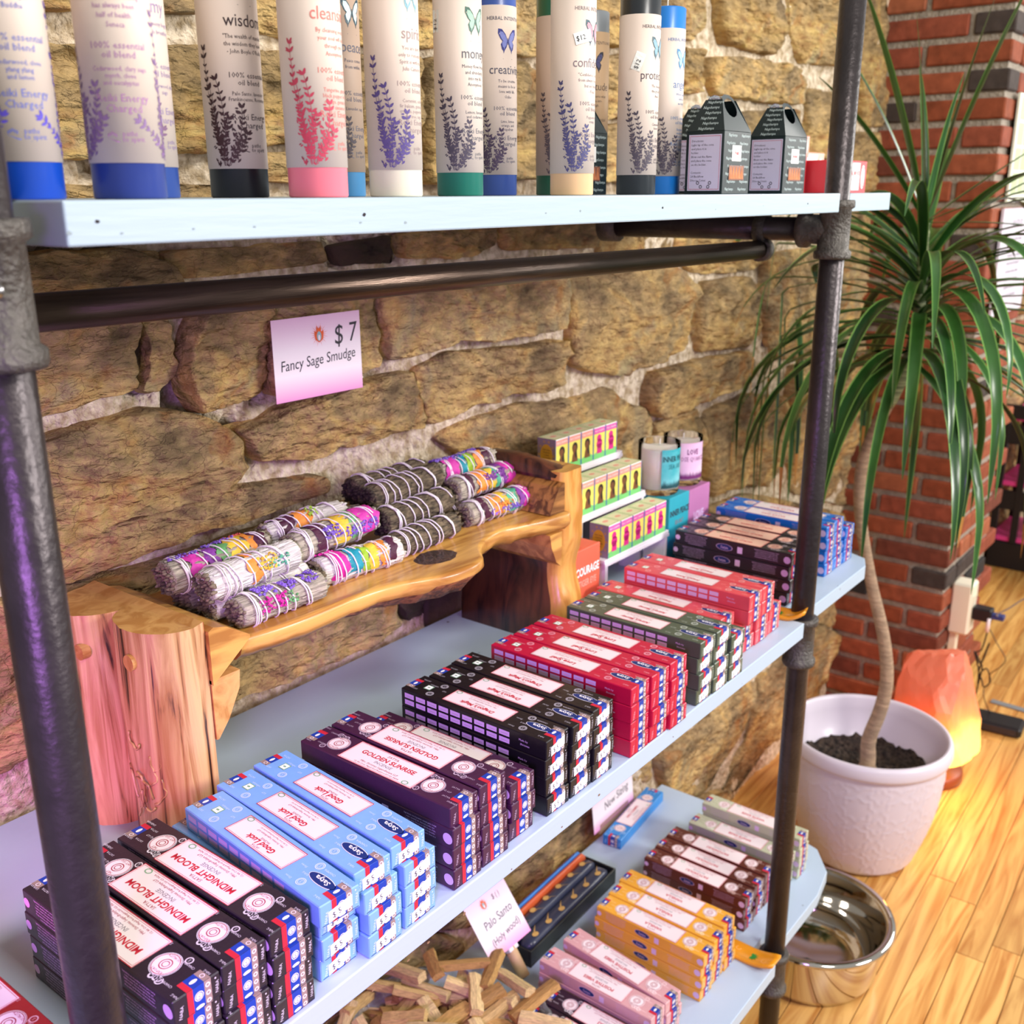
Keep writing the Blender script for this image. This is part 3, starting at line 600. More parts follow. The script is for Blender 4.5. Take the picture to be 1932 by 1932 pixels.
        a, b_, c_, d_ = .065, .155, -.0155, .0135
    l1 = lift(top); l2 = lift(l1)
    p.rect(a, b_, c_, d_, LC, l1); p.frame(a, b_, c_, d_, .0007, TC, l2); p.frame(a + .0017, b_ - .0017, c_ + .0017, d_ - .0017, .0003, TC, l2)
    m_ = (a + b_) / 2
    if style == 'M':
        p.text('SATYA', m_, .0122, .0052, DRD, l2); p.text(title, m_, .0047, tsz, TC, l2, bold=.025, fine=True); p.text('INCENSE', m_, -.0035, .0062, GRY, l2)
        p.text('Mfrs: Shrinivas Sugandhalaya LLP', m_, -.0095, .0040, DRD, l2); p.text('1/2, 8th Cross, Magadi Road Bangalore-560 023, INDIA', m_, -.0138, .0031, DRD, l2, sx=.9)
        p.disc(a + .092, -.0135, .0042, GRN, l2, 14, ry=.0032, r0=.7)
        for q in (a + .003, b_ - .002): p.text('S', q - .004 if q < m_ else q + .006, 0.0 if 0 else -.016, .004, DC, top)
    else:
        p.text('SATYA', m_, .0095, .0036, DRD, l2); p.text(title, m_, .0042, tsz, TC, l2, bold=.03, fine=True, shear=.2); p.text('INCENSE', m_, -.0012, .0034, DRD, l2)
        p.text('Mfrs: Shrinivas Sugandhalaya LLP', m_, -.0065, .0031, DRD, l2); p.text('1/2, 8th Cross, Magadi Road Bangalore-560 023', m_, -.0105, .0024, DRD, l2, sx=.9)
        p.disc(b_ - .006, -.0115, .0042, GRN, l2, 14, ry=.0032, r0=.7)
    p.build('lid_label', root)
    # tax band wrapping over the front end, and its twin at the back
    bw = (-.0085, -.0035, .0065, .0125)
    for mp, s1, en in ((lambda u, v: Vector((u, y0 + v, BH + E)), .0125, end), (lambda u, v: Vector((-u, -y0 - v, BH + E)), .011, endb)):
        p = MB()
        p.rect(bw[0], bw[1], 0, s1, RED, mp); p.rect(bw[1], bw[2], 0, s1, BLU, mp); p.rect(bw[2], bw[3], 0, s1, BRN, mp)
        p.disc(.0015, .006, .0035, WHT, lambda u, v: mp(u, v) + Vector((0, 0, .0001)), 16, ry=.0018)
        p.disc(.0095, .006, .0022, PINKL, lambda u, v: mp(u, v) + Vector((0, 0, .0001)), 12, r0=.7)
        off = Vector((0, -.00008 if en is end else .00008, 0)); up = lambda u, v, en=en, off=off: en(u, v) + off
        p.rect(bw[0], bw[1], .001, BH, RED, en); p.rect(bw[1], bw[2], .001, BH, BLU, en); p.rect(bw[2], bw[3], .001, BH, BRN, en)
        p.disc(.0015, .013, .0040, WHT, up, 18); p.disc(.0015, .013, .0034, BLU, lambda u, v: up(u, v) + off, 16, r0=.82); p.text('S', .0015, .0125, .0055, BLU, lambda u, v: up(u, v) + off)
        p.disc(.0015, .0035, .0038, WHT, up, 16, ry=.0016)
        for k in range(3): p.disc(.0095, .004 + k * .007, .0021, PINKL, up, 12, r0=.55)
        p.text('NABA', -.0145, .009, .0042, DC, en, ang=1.35); p.text('NABA', .0172, .011, .0040, DC, en, ang=1.45); p.disc(.0165, .019, .0008, DC, en, 8)
        p.build('tax_band', root)
    if sticker:
        p = MB(); up = lambda u, v: end(u, v) + Vector((0, -.00025, 0))
        p.flat([(-.0125, .002), (.0125, .0065), (.0125, .0175), (-.0125, .013)], [(0, 1, 2, 3)], STK, up)
        p.text('$ 5', -.004, .0085, .0078, INK, lambda u, v: up(u, v) + Vector((0, -.0001, 0)), ang=.18); p.build('price_sticker', root)
    return root
PEACH = mat('label_peach', 'f2c4ac', 0.4, coat=0.3)
PR_ = {}
def proto(k, *a, **kw): PR_[k] = (a, kw)
proto('midnight', 'midnight', '2b222c', 'MIDNIGHT BLOOM', 'M', 'd9cfd4', tsz=.0098, disc=None, sticker=False)
proto('luck', 'luck', '7fb2ec', 'Good Luck', 'S', 'cfe2f8', tsz=.0090)
proto('sunrise', 'sunrise', '45203f', 'GOLDEN SUNRISE', 'M', 'bda6b8', tsz=.0092, sticker=False)
proto('dragon', 'dragon', '17141a', "Dragon's Magik", 'S', 'b9b4ba', tsz=.0078)
proto('love', 'love', 'c4123f', 'Love Spell', 'S', 'f0a9b8', tsz=.0090, sticker=False)
proto('money', 'money', '4d5a48', 'Attract Money', 'S', 'c4cdbf', tsz=.0075)
proto('rose', 'rose', 'e0505a', 'French Rose', 'S', 'f6b3b0', tsz=.0078, sticker=False)
proto('gold', 'gold', '26232b', 'GOLD CHAMPA', 'M', 'c9b9bd', tsz=.0085, sticker=False, disc=PEACH, lidc=PEACH)
proto('oriental', 'oriental', '1f6fc8', 'SATYA NAG', 'M', 'b9d3f2', tsz=.0085, sticker=False)
proto('vanilla', 'vanilla', 'f0ae3c', 'VANILLA', 'M', 'fbe0b0', tsz=.0085, sticker=False)
proto('vibes', 'vibes', 'dba7a8', 'POSITIVE VIBES', 'M', 'f4d9d8', tsz=.0085, sticker=False)
proto('patchouli', 'patchouli', '5d2a22', 'PATCHOULI', 'M', 'cdaaa0', tsz=.0085, sticker=False)
proto('sage', 'sage', 'bfc2a4', 'WHITE SAGE', 'M', 'e8ead8', tsz=.0085, sticker=False)
proto('reiki', 'reiki', '33202f', 'REIKI', 'M', 'd0c4cc', tsz=.0095, sticker=False)
proto('blue', 'blue', '1e86d0', 'NAG CHAMPA', 'M', 'b9dbf5', tsz=.0080, sticker=False)
proto('redbox', 'redbox', 'a02a2c', 'RUBY', 'M', 'e0b0b0', tsz=.0085, sticker=False)
BUILT = {}
def incense_box(k, x, y, z, rz, label, group):
    if k not in BUILT: a, kw = PR_[k]; BUILT[k] = o = incense(*a, **kw)
    else: o = copy_tree(BUILT[k])
    o.location = (x, y, z); o.rotation_euler = (0, 0, rz); tag(o, label, 'incense box', group); return o
LAY = {1: ['only layer'], 2: ['upper', 'bottom'], 3: ['top', 'middle', 'bottom'], 4: ['topmost', 'second from top', 'third from top', 'bottom']}
def stack(k, cols, z0, colour, where, group, flips=(), jit=.0016):
    """cols: list of (left X of the column, front Y, rows, rz)"""
    nm = ['left', 'middle', 'right', 'far right'] if len(cols) == 3 else (['left', 'right'] if len(cols) == 2 else ['left', 'second', 'third', 'far right'])
    for ci, (xl, yf, rows, rz) in enumerate(cols):
        for r_ in range(rows):
            lvl = rows - 1 - r_
            jx = random.uniform(-jit, jit) * .3; jy = random.uniform(-jit, jit) * 1.5; ja = random.uniform(-.004, .004)
            fl = (ci, lvl) in flips
            incense_box(k, xl + .0207 + jx, yf + BL / 2 + jy, z0 + r_ * (BH + .0003) + .0002, rz + ja + (pi if fl else 0),
                        f"{colour} incense box, {LAY[rows][lvl] if rows > 1 else 'single'} in the {nm[ci]} column {where}", group)
stack('midnight', [(.3300, .0035, 4, 0), (.3745, .004, 4, 0), (.4195, .003, 4, 0)], 0, 'near-black plum', 'nearest the left post', 'dark plum incense boxes by the left post')
for ci, (xl, rr) in enumerate([(.4790, 3), (.5230, 3), (.5700, 3)]):
    for r_ in range(3):
        incense_box('luck', xl + .0207 + random.uniform(-.0015, .001), .005 + BL / 2 + random.uniform(-.004, .003) + (.006 if ci == 0 else 0), r_ * (BH + .0003) + .0002, random.uniform(-.01, .01) + (-.02 if ci == 0 else 0), f"sky blue incense box, {LAY[4][3 - r_]} in the {['left', 'middle', 'right'][ci]} column", 'sky blue incense boxes')
for ci, (xf, yf, xb, yb) in enumerate([(.4865, -.0145, .5085, .2195), (.5345, .001, .5510, .2225), (.5805, .002, .5975, .2235)]):
    a_ = atan2(xb - xf, yb - yf)
    incense_box('luck', (xf + xb) / 2, (yf + yb) / 2, 3 * (BH + .0003) + .0002, -a_, f"sky blue incense box slanting on top of the {['left', 'middle', 'right'][ci]} column", 'sky blue incense boxes')
stack('sunrise', [(.6395, .006, 4, 0), (.6840, .006, 4, 0), (.7340, .010, 3, 0)], 0, 'aubergine purple', 'beside the jet black stack', 'aubergine incense boxes', flips=((0, 0), ))
stack('dragon', [(.7960, .008, 4, 0), (.8395, .006, 4, 0), (.8825, .006, 4, 0)], 0, 'jet black', 'beside the crimson stack', 'jet black incense boxes')
stack('love', [(.9560, .000, 4, 0), (1.0000, -.001, 4, 0), (1.0450, -.002, 4, 0)], 0, 'crimson', 'of the crimson stack', 'crimson incense boxes')
stack('money', [(1.1220, .001, 4, 0), (1.1660, .001, 4, 0), (1.2130, .000, 3, 0)], 0, 'olive green', 'right of the crimson stack', 'olive green incense boxes')
stack('rose', [(1.2580, .036, 3, 0), (1.3030, .028, 2, 0), (1.3470, .026, 2, 0), (1.3920, .026, 2, 0)], 0, 'coral pink', 'of the pile', 'coral pink incense boxes')
for ci in range(2):
    for r_ in range(2):
        incense_box('rose', 1.329 + ci * .043, .020 + BL / 2, (2 + r_) * (BH + .0003) + .0002, random.uniform(-.01, .01), f"coral pink incense box, {['lower', 'upper'][r_]} of the raised {['left', 'right'][ci]} pair", 'coral pink incense boxes')
stack('gold', [(1.5200, .050, 4, 0), (1.5640, .052, 4, 0), (1.6080, .052, 4, 0)], 0, 'black and peach', 'behind the right post', 'black and peach incense boxes')
stack('oriental', [(1.6880, .056, 4, 0), (1.7320, .058, 4, 0), (1.7760, .056, 3, 0)], 0, 'royal blue', 'at the shelf end', 'royal blue incense boxes')
Z2 = -.65
stack('reiki', [(1.0040, .02, 3, 0), (1.0480, .02, 3, 0), (1.0930, .018, 3, 0)], Z2, 'dark plum', 'on the lowest shelf', 'dark plum incense boxes on the lowest shelf')
stack('vibes', [(1.1420, .062, 4, 0), (1.1960, .055, 4, radians(-6))], Z2, 'dusty pink', 'on the lowest shelf', 'dusty pink incense boxes')
stack('vanilla', [(1.3120, .062, 4, -.01), (1.3560, .064, 4, 0), (1.4000, .066, 4, 0)], Z2, 'golden yellow', 'on the lowest shelf', 'golden yellow incense boxes')
stack('patchouli', [(1.5150, .084, 3, 0), (1.5590, .084, 3, 0), (1.6030, .084, 3, 0)], Z2, 'chocolate brown', 'on the lowest shelf', 'chocolate brown incense boxes')
stack('sage', [(1.6720, .074, 3, 0), (1.7200, .066, 4, 0)], Z2, 'pale sage green', 'on the lowest shelf', 'pale sage green incense boxes')
incense_box('blue', 1.694, .4275, Z2, radians(-84), 'single bright blue incense box lying alone at the back of the lowest shelf', 'single incense boxes')
for r_ in range(3): incense_box('redbox', .258, .075 + BL / 2 - .008, r_ * (BH + .0003) + .0002, 0, f"dark red incense box, {LAY[3][2 - r_]} of the pile left of the left post", 'dark red incense boxes')
# ------------------------------------------------------------------ live-edge wooden riser
def wood(name, c1, c2, stretch, sc=2.2, rough=.35, c3=None, dist=1.6, bump=.1):
    m = bpy.data.materials.new(name); m.use_nodes = True; nt = m.node_tree; N = nt.nodes; L = nt.links; b = N['Principled BSDF']
    b.inputs['Roughness'].default_value = rough; b.inputs['Coat Weight'].default_value = .35; b.inputs['Coat Roughness'].default_value = .2
    tc = N.new('ShaderNodeTexCoord'); mp = N.new('ShaderNodeMapping'); mp.inputs['Scale'].default_value = stretch; L.new(tc.outputs['Object'], mp.inputs[0])
    n = N.new('ShaderNodeTexNoise'); n.inputs['Scale'].default_value = sc; n.inputs['Detail'].default_value = 8; n.inputs['Distortion'].default_value = dist; L.new(mp.outputs[0], n.inputs['Vector'])
    r = N.new('ShaderNodeValToRGB'); e = r.color_ramp.elements; e[0].position = .40; e[0].color = lin(c1); e[1].position = .6; e[1].color = lin(c2)
    if c3: q = e.new(.33); q.color = lin(c3)
    L.new(n.outputs['Fac'], r.inputs[0]); L.new(r.outputs[0], b.inputs['Base Color'])
    bp = N.new('ShaderNodeBump'); bp.inputs['Strength'].default_value = bump; bp.inputs['Distance'].default_value = .004; L.new(n.outputs['Fac'], bp.inputs['Height']); L.new(bp.outputs[0], b.inputs['Normal'])
    return m
WSLAB = wood('yew_slab', 'a87030', 'dba653', (2, 14, 14)); WLOG = wood('yew_log', 'b3804e', 'dcb57e', (22, 22, 1.6), c3='3a1f16', dist=2.5, bump=.4); WEND = wood('yew_end_grain', 'b98040', 'd4a05c', (6, 6, 6), 6)
WDARK = wood('walnut_heart', '3a221c', '6b3f2a', (14, 14, 2.5), c3='22120e'); WFACE = wood('yew_sapwood', 'c48436', 'e2a957', (14, 14, 2)); WMID = wood('riser_brown_block', '5a3418', 'b07a40', (2, 22, 22), 3, dist=1.0)
WBARK = wood('bark_edge', '6a3c22', 'a8683a', (20, 20, 20), 4, .7, bump=.8); KNOT = wood('knot', '2a1a14', '4a2f22', (30, 30, 30), 5, .7, bump=.8)
bench = tag(empty('display_riser', (.86, .34, 0)), 'live-edge wooden riser with log leg and knotted slab holding the smudge sticks', 'riser')
BX = Vector((.86, .34, 0))
def bl(mb, name): # parts are authored in world coordinates
    mb.v = [tuple(Vector(p) - BX) for p in mb.v]; return mb.build(name, bench)
SZ = .215; TH = .030
front = [(.598, .252), (.664, .243), (.758, .242), (.81, .232), (.86, .209), (.905, .203), (.94, .212), (.967, .238), (1.003, .257), (1.046, .264), (1.083, .254), (1.12, .243), (1.165, .236)]
def slab():
    mb = MB(); P = []
    pts = [Vector((x, y, 0)) for x, y in front]
    fine = []
    for i in range(len(pts) - 1):
        for t in range(6):
            u = t / 6; p0 = pts[max(i - 1, 0)]; p1 = pts[i]; p2 = pts[i + 1]; p3 = pts[min(i + 2, len(pts) - 1)]
            q = .5 * ((2 * p1) + (p2 - p0) * u + (2 * p0 - 5 * p1 + 4 * p2 - p3) * u * u + (-p0 + 3 * p1 - 3 * p2 + p3) * u ** 3); fine.append(q)
    fine.append(pts[-1]); n = len(fine)
    # cross section from the back over the top, round the live edge and under
    vs = []; fs = []; k = 0
    for i, p in enumerate(fine):
        bulge = max(0, 1 - abs(p.x - .885) / .12)
        rg = .0035 * fbm((p.x, 0, 0), 40, 3)
        sec = [(.435, SZ), (.34, SZ), (p.y + .02, SZ), (p.y + .0075, SZ), (p.y + .006, SZ - .0002), (p.y + .002, SZ - .002), (p.y + .001, SZ - .004), (p.y + rg * .3, SZ - .012), (p.y + .003 + rg + .012 * bulge, SZ - .019 - .004 * bulge), (p.y + .012 + rg * 2 + .02 * bulge, SZ - TH * .9 - .014 * bulge), (p.y + .04, SZ - TH - .006 * bulge), (.435, SZ - TH)]
        k = len(sec)
        for y, z in sec: vs.append((p.x, y, z))
    for i in range(n - 1):
        for j in range(k - 1): fs.append((i * k + j, i * k + j + 1, (i + 1) * k + j + 1, (i + 1) * k + j))
        fs.append((i * k + k - 1, i * k, (i + 1) * k, (i + 1) * k + k - 1))
    fs.append(tuple(range(k))); fs.append(tuple(reversed(range((n - 1) * k, n * k))))
    mb.add(vs, fs, WSLAB, True)
    # bark underside of the bulge gets the bark material
    bi = mb.mi(WBARK)
    for q, fc in enumerate(mb.f):
        c = sum((Vector(mb.v[a]) for a in fc), Vector()) / len(fc)
        if len(fc) == 4 and c.z < SZ - .017 and c.y < .30 and .74 < c.x < 1.02: mb.m[q] = bi
        if len(fc) > 4: mb.sm[q] = False
    return mb
bl(slab(), 'shelf_slab')
mb = MB(); n = 30; vs = []; fs = []
for r_, zz in ((1.0, -.001), (.8, .0006), (.45, .0010), (.01, .0012)):
    for i in range(n):
        a = 2 * pi * i / n; k_ = 1 + .12 * noise.noise(Vector((cos(a), sin(a), 3)))
        vs.append((.905 + .036 * r_ * k_ * cos(a), .262 + .026 * r_ * k_ * sin(a), SZ + zz + .0008 * noise.noise(Vector((r_ * 9, a * 5, 0)))))
for r_ in range(3):
    for i in range(n): fs.append((r_ * n + i, r_ * n + (i + 1) % n, (r_ + 1) * n + (i + 1) % n, (r_ + 1) * n + i))
mb.add(vs, fs, KNOT, True); o = bl(mb, 'knot'); o['label'] = 'dark brown bark knot in the slab'
# log leg on the left: two half logs side by side against an end plank
def halflog(yc, w_, bulge, zt, sd):
    mb = MB(); n = 26; m_ = 22; vs = []; fs = []
    for j in range(m_ + 1):
        z = zt * j / m_; sw = 1 + .05 * noise.noise(Vector((sd, 0, z * 9)))
        for i in range(n + 1):
            a = pi * i / n; rr = 1 + .05 * noise.noise(Vector((cos(a) * 2, sin(a) * 2 + sd, z * 5))) + .03 * noise.noise(Vector((a * 8, sd, z * 14)))
            zz = z - (.006 * (1 - sin(a)) if 0 else 0)
            vs.append((.556 - bulge * max(0, sin(a)) ** .75 * sw * rr, yc - w_ * cos(a) * (1.0 if j < m_ else .985), zz - (.003 if j == m_ and 0 < i < n else 0)))
    for j in range(m_):
        for i in range(n): fs.append((j * (n + 1) + i, (j + 1) * (n + 1) + i, (j + 1) * (n + 1) + i + 1, j * (n + 1) + i + 1))
    mb.add(vs, fs, WLOG, True)
    top = list(range(m_ * (n + 1), (m_ + 1) * (n + 1))); mb.add([mb.v[i] for i in top], [tuple(range(len(top)))][:1], WEND)
    bot = list(range(0, n + 1)); mb.add([mb.v[i] for i in bot], [tuple(reversed(range(len(bot))))], WEND)
    mb.add([(.556, yc - w_, 0), (.556, yc + w_, 0), (.556, yc + w_, zt), (.556, yc - w_, zt)], [(0, 3, 2, 1)][:1], WFACE)
    return mb
bl(halflog(.305, .053, .056, .248, 1.3), 'log_leg'); bl(halflog(.400, .048, .070, .247, 8.1), 'log_leg')
for y_, z_, x_ in ((.298, .212, .5008), (.375, .205, .4925), (.425, .222, .500)):
    mb = MB(); mb.tube([(x_ + .006, y_, z_), (x_ - .0030, y_, z_)], .0085, WDARK if y_ > .4 else WEND, 18, smooth=False); bl(mb, 'wooden_plug')
mb = MB()  # beetle-gallery carving on the front log
random.seed(3)
for k in range(9):
    y_, z_ = random.uniform(.275, .315), random.uniform(.05, .13); pts = []; a = random.uniform(0, 6.28)
    for i in range(9):
        c_ = (y_ - .305) / .053; xx = .556 - .056 * max(.02, 1 - c_ * c_) ** .5 * 1.0 - .0015
        pts.append((xx, y_, z_)); a += random.uniform(-.9, .9); y_ += .004 * cos(a); z_ += .005 * sin(a)
    mb.tube(pts, .0013, WLOG, 6)
bl(mb, 'beetle_gallery')
# end blocks: wedge above and gusset below the slab, left and right
mb = MB(); mb.prism([(.557, .180), (.557, .238), (.563, .241), (.578, .237), (.606, .219), (.606, .2155)], .247, .435, WSLAB, 'y'); bl(mb, 'end_block')
mb = MB(); mb.prism([(.557, .184), (.592, .184), (.590, .165), (.574, .135), (.560, .118), (.557, .118)], .250, .40, WEND, 'y'); bl(mb, 'gusset')
mb = MB(); mb.prism([(1.163, .257), (1.150, .252), (1.138, .235), (1.128, .216), (1.163, .2155)], .246, .435, WMID, 'y'); bl(mb, 'end_block')
mb = MB(); mb.prism([(1.163, .184), (1.134, .184), (1.138, .165), (1.150, .140), (1.160, .132), (1.163, .132)], .250, .40, WSLAB, 'y'); bl(mb, 'gusset')
# right leg: a live-edge board standing on end, dark heartwood inside
vs = []; fs = []; mb = MB(); nz = 26; sec = []
for j in range(nz + 1):
    z = .270 * j / nz; t = z / .27
    yf = .250 + .014 * math.exp(-((t - .42) / .14) ** 2) + .003 * fbm((0, 0, z), 25, 3)
    x0 = 1.163 + .012 * max(0, .9 - abs(t - .42) * 3) ; x1 = 1.222 + .006 * sin(t * 4)
    zt = z + (.012 if j == nz else 0)
    sec = [(x0, .445, z), (x0, yf + .02, z), (x0 + .003, yf + .004, z), (x0 + .010, yf, z), (x1 - .008, yf, z), (x1, yf + .006, z), (x1, yf + .03, z), (x1, .445, z)]
    vs += sec
k = len(sec)
for j in range(nz):
    for i in range(k): fs.append((j * k + i, j * k + (i + 1) % k, (j + 1) * k + (i + 1) % k, (j + 1) * k + i))
mb.add(vs, fs, WFACE, True); dk = mb.mi(WDARK)
for q, fc in enumerate(mb.f):
    if fc[0] % k in (0,): mb.m[q] = dk
mb.add(vs[-k:], [tuple(range(k))], WSLAB)
bl(mb, 'board_leg')
mb = MB(); vs = []; n = 18   # bark-brown crown on top of the right leg
for i in range(n + 1):
    a = pi * i / n; y_ = .435 - .175 * i / n
    h = .266 + .020 * max(0, sin(a)) ** .8 + .003 * fbm((y_, 0, 0), 30, 3)
    vs += [(1.160, y_, .262), (1.163, y_, h - .002), (1.182, y_, h), (1.218, y_, .266)]
fs = []
for i in range(n):
    for j in range(3): fs.append((i * 4 + j, i * 4 + j + 1, (i + 1) * 4 + j + 1, (i + 1) * 4 + j))
mb.add(vs, fs, WDARK, True); o = bl(mb, 'bark_crown')

# ------------------------------------------------------------------ smudge sticks
LEAFW = mat('white_sage_leaf', 'ece6dc', .8, var=.35, scale=30, stretch=(1.2, 9, 9), bump=.6, bscale=40, detail=6)
LEAFG = mat('grey_sage_leaf', 'cabfa8', .85, var=.55, scale=30, stretch=(1.2, 9, 9), bump=.7, bscale=40, detail=6)
LEAFD = mat('dark_mugwort_leaf', '85755a', .85, var=.8, scale=34, stretch=(2, 7, 7), bump=.8, bscale=45, detail=7)
STR = mat('cotton_string', 'f3eee8', .8); TWIG = mat('sage_stem_end', '8a7a66', .9, var=.6, scale=120); TWIGD = mat('mugwort_stem_end', '3c3028', .9, var=.6, scale=120)
PET = {k: mat('petal_' + k, c, .6, var=.22, scale=70, bump=.3, bscale=120) for k, c in dict(pink='d83aa8', hot='d6249a', violet='8a3f9e', green='6fb06a', teal='1795a5', lime='9cc22e', yellow='edc63c', orange='f2953a', maroon='4e1836', purple='8462c4', red='c85a4a', mint='58b58c').items()}
def smudge(A, B, r, leaf, bands, flowers, label, group='wrapped smudge sticks on the wooden riser', blobs=()):
    A = Vector(A); B = Vector(B); d = B - A; Ln = d.length; t = d.normalized(); s_ = random.uniform(0, 99)
    rz = atan2(d.y, d.x); ry = -math.asin(d.z / Ln)
    root = empty('smudge_stick', A); root.rotation_euler = (0, ry, rz); tag(root, label, 'smudge stick', group)
    lm = dict(w=LEAFW, g=LEAFG, d=LEAFD)[leaf]; tw = TWIGD if leaf == 'd' else TWIG
    def rad(u, a): return r * (1 + .05 * sin(u * 60 + s_) - .10 * max(0, abs(u / Ln - .5) * 2 - .8) * 3 * .6) * (1 + .09 * noise.noise(Vector((u * 60, cos(a) * 2.2, sin(a) * 2.2 + s_))) + .05 * noise.noise(Vector((u * 25, cos(a * 1) * 7, sin(a) * 7 + s_))))
    mb = MB(); nu, na = 44, 40; vs = []; fs = []
    for i in range(nu + 1):
        u = Ln * i / nu
        for j in range(na): a = 2 * pi * j / na; q = rad(u, a); vs.append((u, q * cos(a), q * sin(a)))
    for i in range(nu):
        for j in range(na): fs.append((i * na + j, i * na + (j + 1) % na, (i + 1) * na + (j + 1) % na, (i + 1) * na + j))
    fs += [tuple(reversed(range(na))), tuple(range(nu * na, (nu + 1) * na))]
    mb.add(vs, fs, lm, True)
    for k in range(46):  # overlapping leaf blades bound along the stick
        u = random.uniform(0, Ln * .8); a = random.uniform(0, 2 * pi); ll = random.uniform(.02, .035); wd = random.uniform(.16, .3)
        P = []
        for q in range(5):
            uu = min(Ln, u + ll * q / 4); w_ = wd * sin(pi * (q + .35) / 4.7)
            for sg in (-1, 0, 1):
                aa = a + sg * w_ + .15 * q * (k % 2 - .5); rr = rad(uu, aa) + (.0013 if sg == 0 else .0003); P.append((uu, rr * cos(aa), rr * sin(aa)))
        mb.add(P, [(q * 3 + h, q * 3 + h + 1, q * 3 + h + 4, q * 3 + h + 3) for q in range(4) for h in (0, 1)], lm, True)
    mb.build('leaf_bundle', root)
    for e_, sg in ((0, -1), (Ln, 1)):
        mb = MB()
        m_ = tw if sg < 0 else lm
        for k in range(60 if sg < 0 else 34):
            q = r * .92 * sqrt(random.random()); a = random.uniform(0, 2 * pi); c_ = Vector((e_ - sg * .002, q * cos(a), q * sin(a)))
            tip = c_ + Vector((sg * random.uniform(.003, .009), random.uniform(-.002, .002), random.uniform(-.002, .002)))
            mb.tube([c_, c_.lerp(tip, .6), tip], .002, m_, 5, rs=[.0016, .0024 if sg < 0 else .0022, .0009])
        mb.build('cut_stems', root)
    for b0, b1, col in bands:   # dyed petals wrapped round part of the stick
        mb = MB(); nu2, na2 = 8, 26; a0 = -.5; a1 = pi + .35; P = []; F = []
        for i in range(nu2 + 1):
            for j in range(na2 + 1):
                a = a0 + (a1 - a0) * j / na2; e1 = .06 * noise.noise(Vector((a * 2, col_h(col), s_)))
                u = Ln * (b0 + (b1 - b0) * i / nu2 + (e1 if i in (0, nu2) else 0))
                rr = rad(u, a) + .0016 + .0012 * noise.noise(Vector((u * 120, a * 3, 5 + s_))); P.append((u, -rr * cos(a), rr * sin(a)))
        for i in range(nu2):
            for j in range(na2): F.append((i * (na2 + 1) + j, (i + 1) * (na2 + 1) + j, (i + 1) * (na2 + 1) + j + 1, i * (na2 + 1) + j + 1))
        mb.add(P, F, PET[col], True); mb.build('petal', root)
    for (u0, u1, a0, a1, cnt_, col) in flowers:
        mb = MB()
        for k in range(cnt_):
            u = Ln * random.uniform(u0, u1); a = random.uniform(a0, a1); rr = rad(u, a) + .0016; c_ = Vector((u, -rr * cos(a), rr * sin(a)))
            q = random.uniform(.0013, .0027); vv = [c_ + Vector((q * cos(x_) * random.uniform(.6, 1.3), q * sin(x_) * random.uniform(.6, 1.3), random.uniform(-.001, .0018))) for x_ in (0, 1.05, 2.1, 3.14, 4.2, 5.2)] + [c_ + Vector((0, -.0005, .0026))]
            mb.add(vv, [(i, (i + 1) % 6, 6) for i in range(6)], PET[col], False)
        mb.build('dried_flower', root)
    mb = MB()
    for start, turns, dr in ((.08, 4.2, 1), (.92, 3.2, -1)):
        pts = []; N_ = int(turns * 22)
        for i in range(N_ + 1):
            f = i / N_; u = Ln * (start + dr * .86 * f); u += .0016 * sin(f * 23 + s_); a = 2 * pi * turns * f * dr + s_
            rr = rad(max(0, min(Ln, u)), a) + .0022; pts.append((u, rr * cos(a), rr * sin(a)))
        mb.tube(pts, .0009, STR, 5)
    pts = []
    for i in range(50):
        f = i / 49; u = Ln * (.1 + .04 * f); a = 2 * pi * 1.7 * f; rr = rad(u, a) + .0026; pts.append((u, rr * cos(a), rr * sin(a)))
    mb.tube(pts, .0008, STR, 5); mb.build('string', root)
    return root
def col_h(c): return (sum(map(ord, c)) % 17) * 1.0
random.seed(11)
Rb = .0158
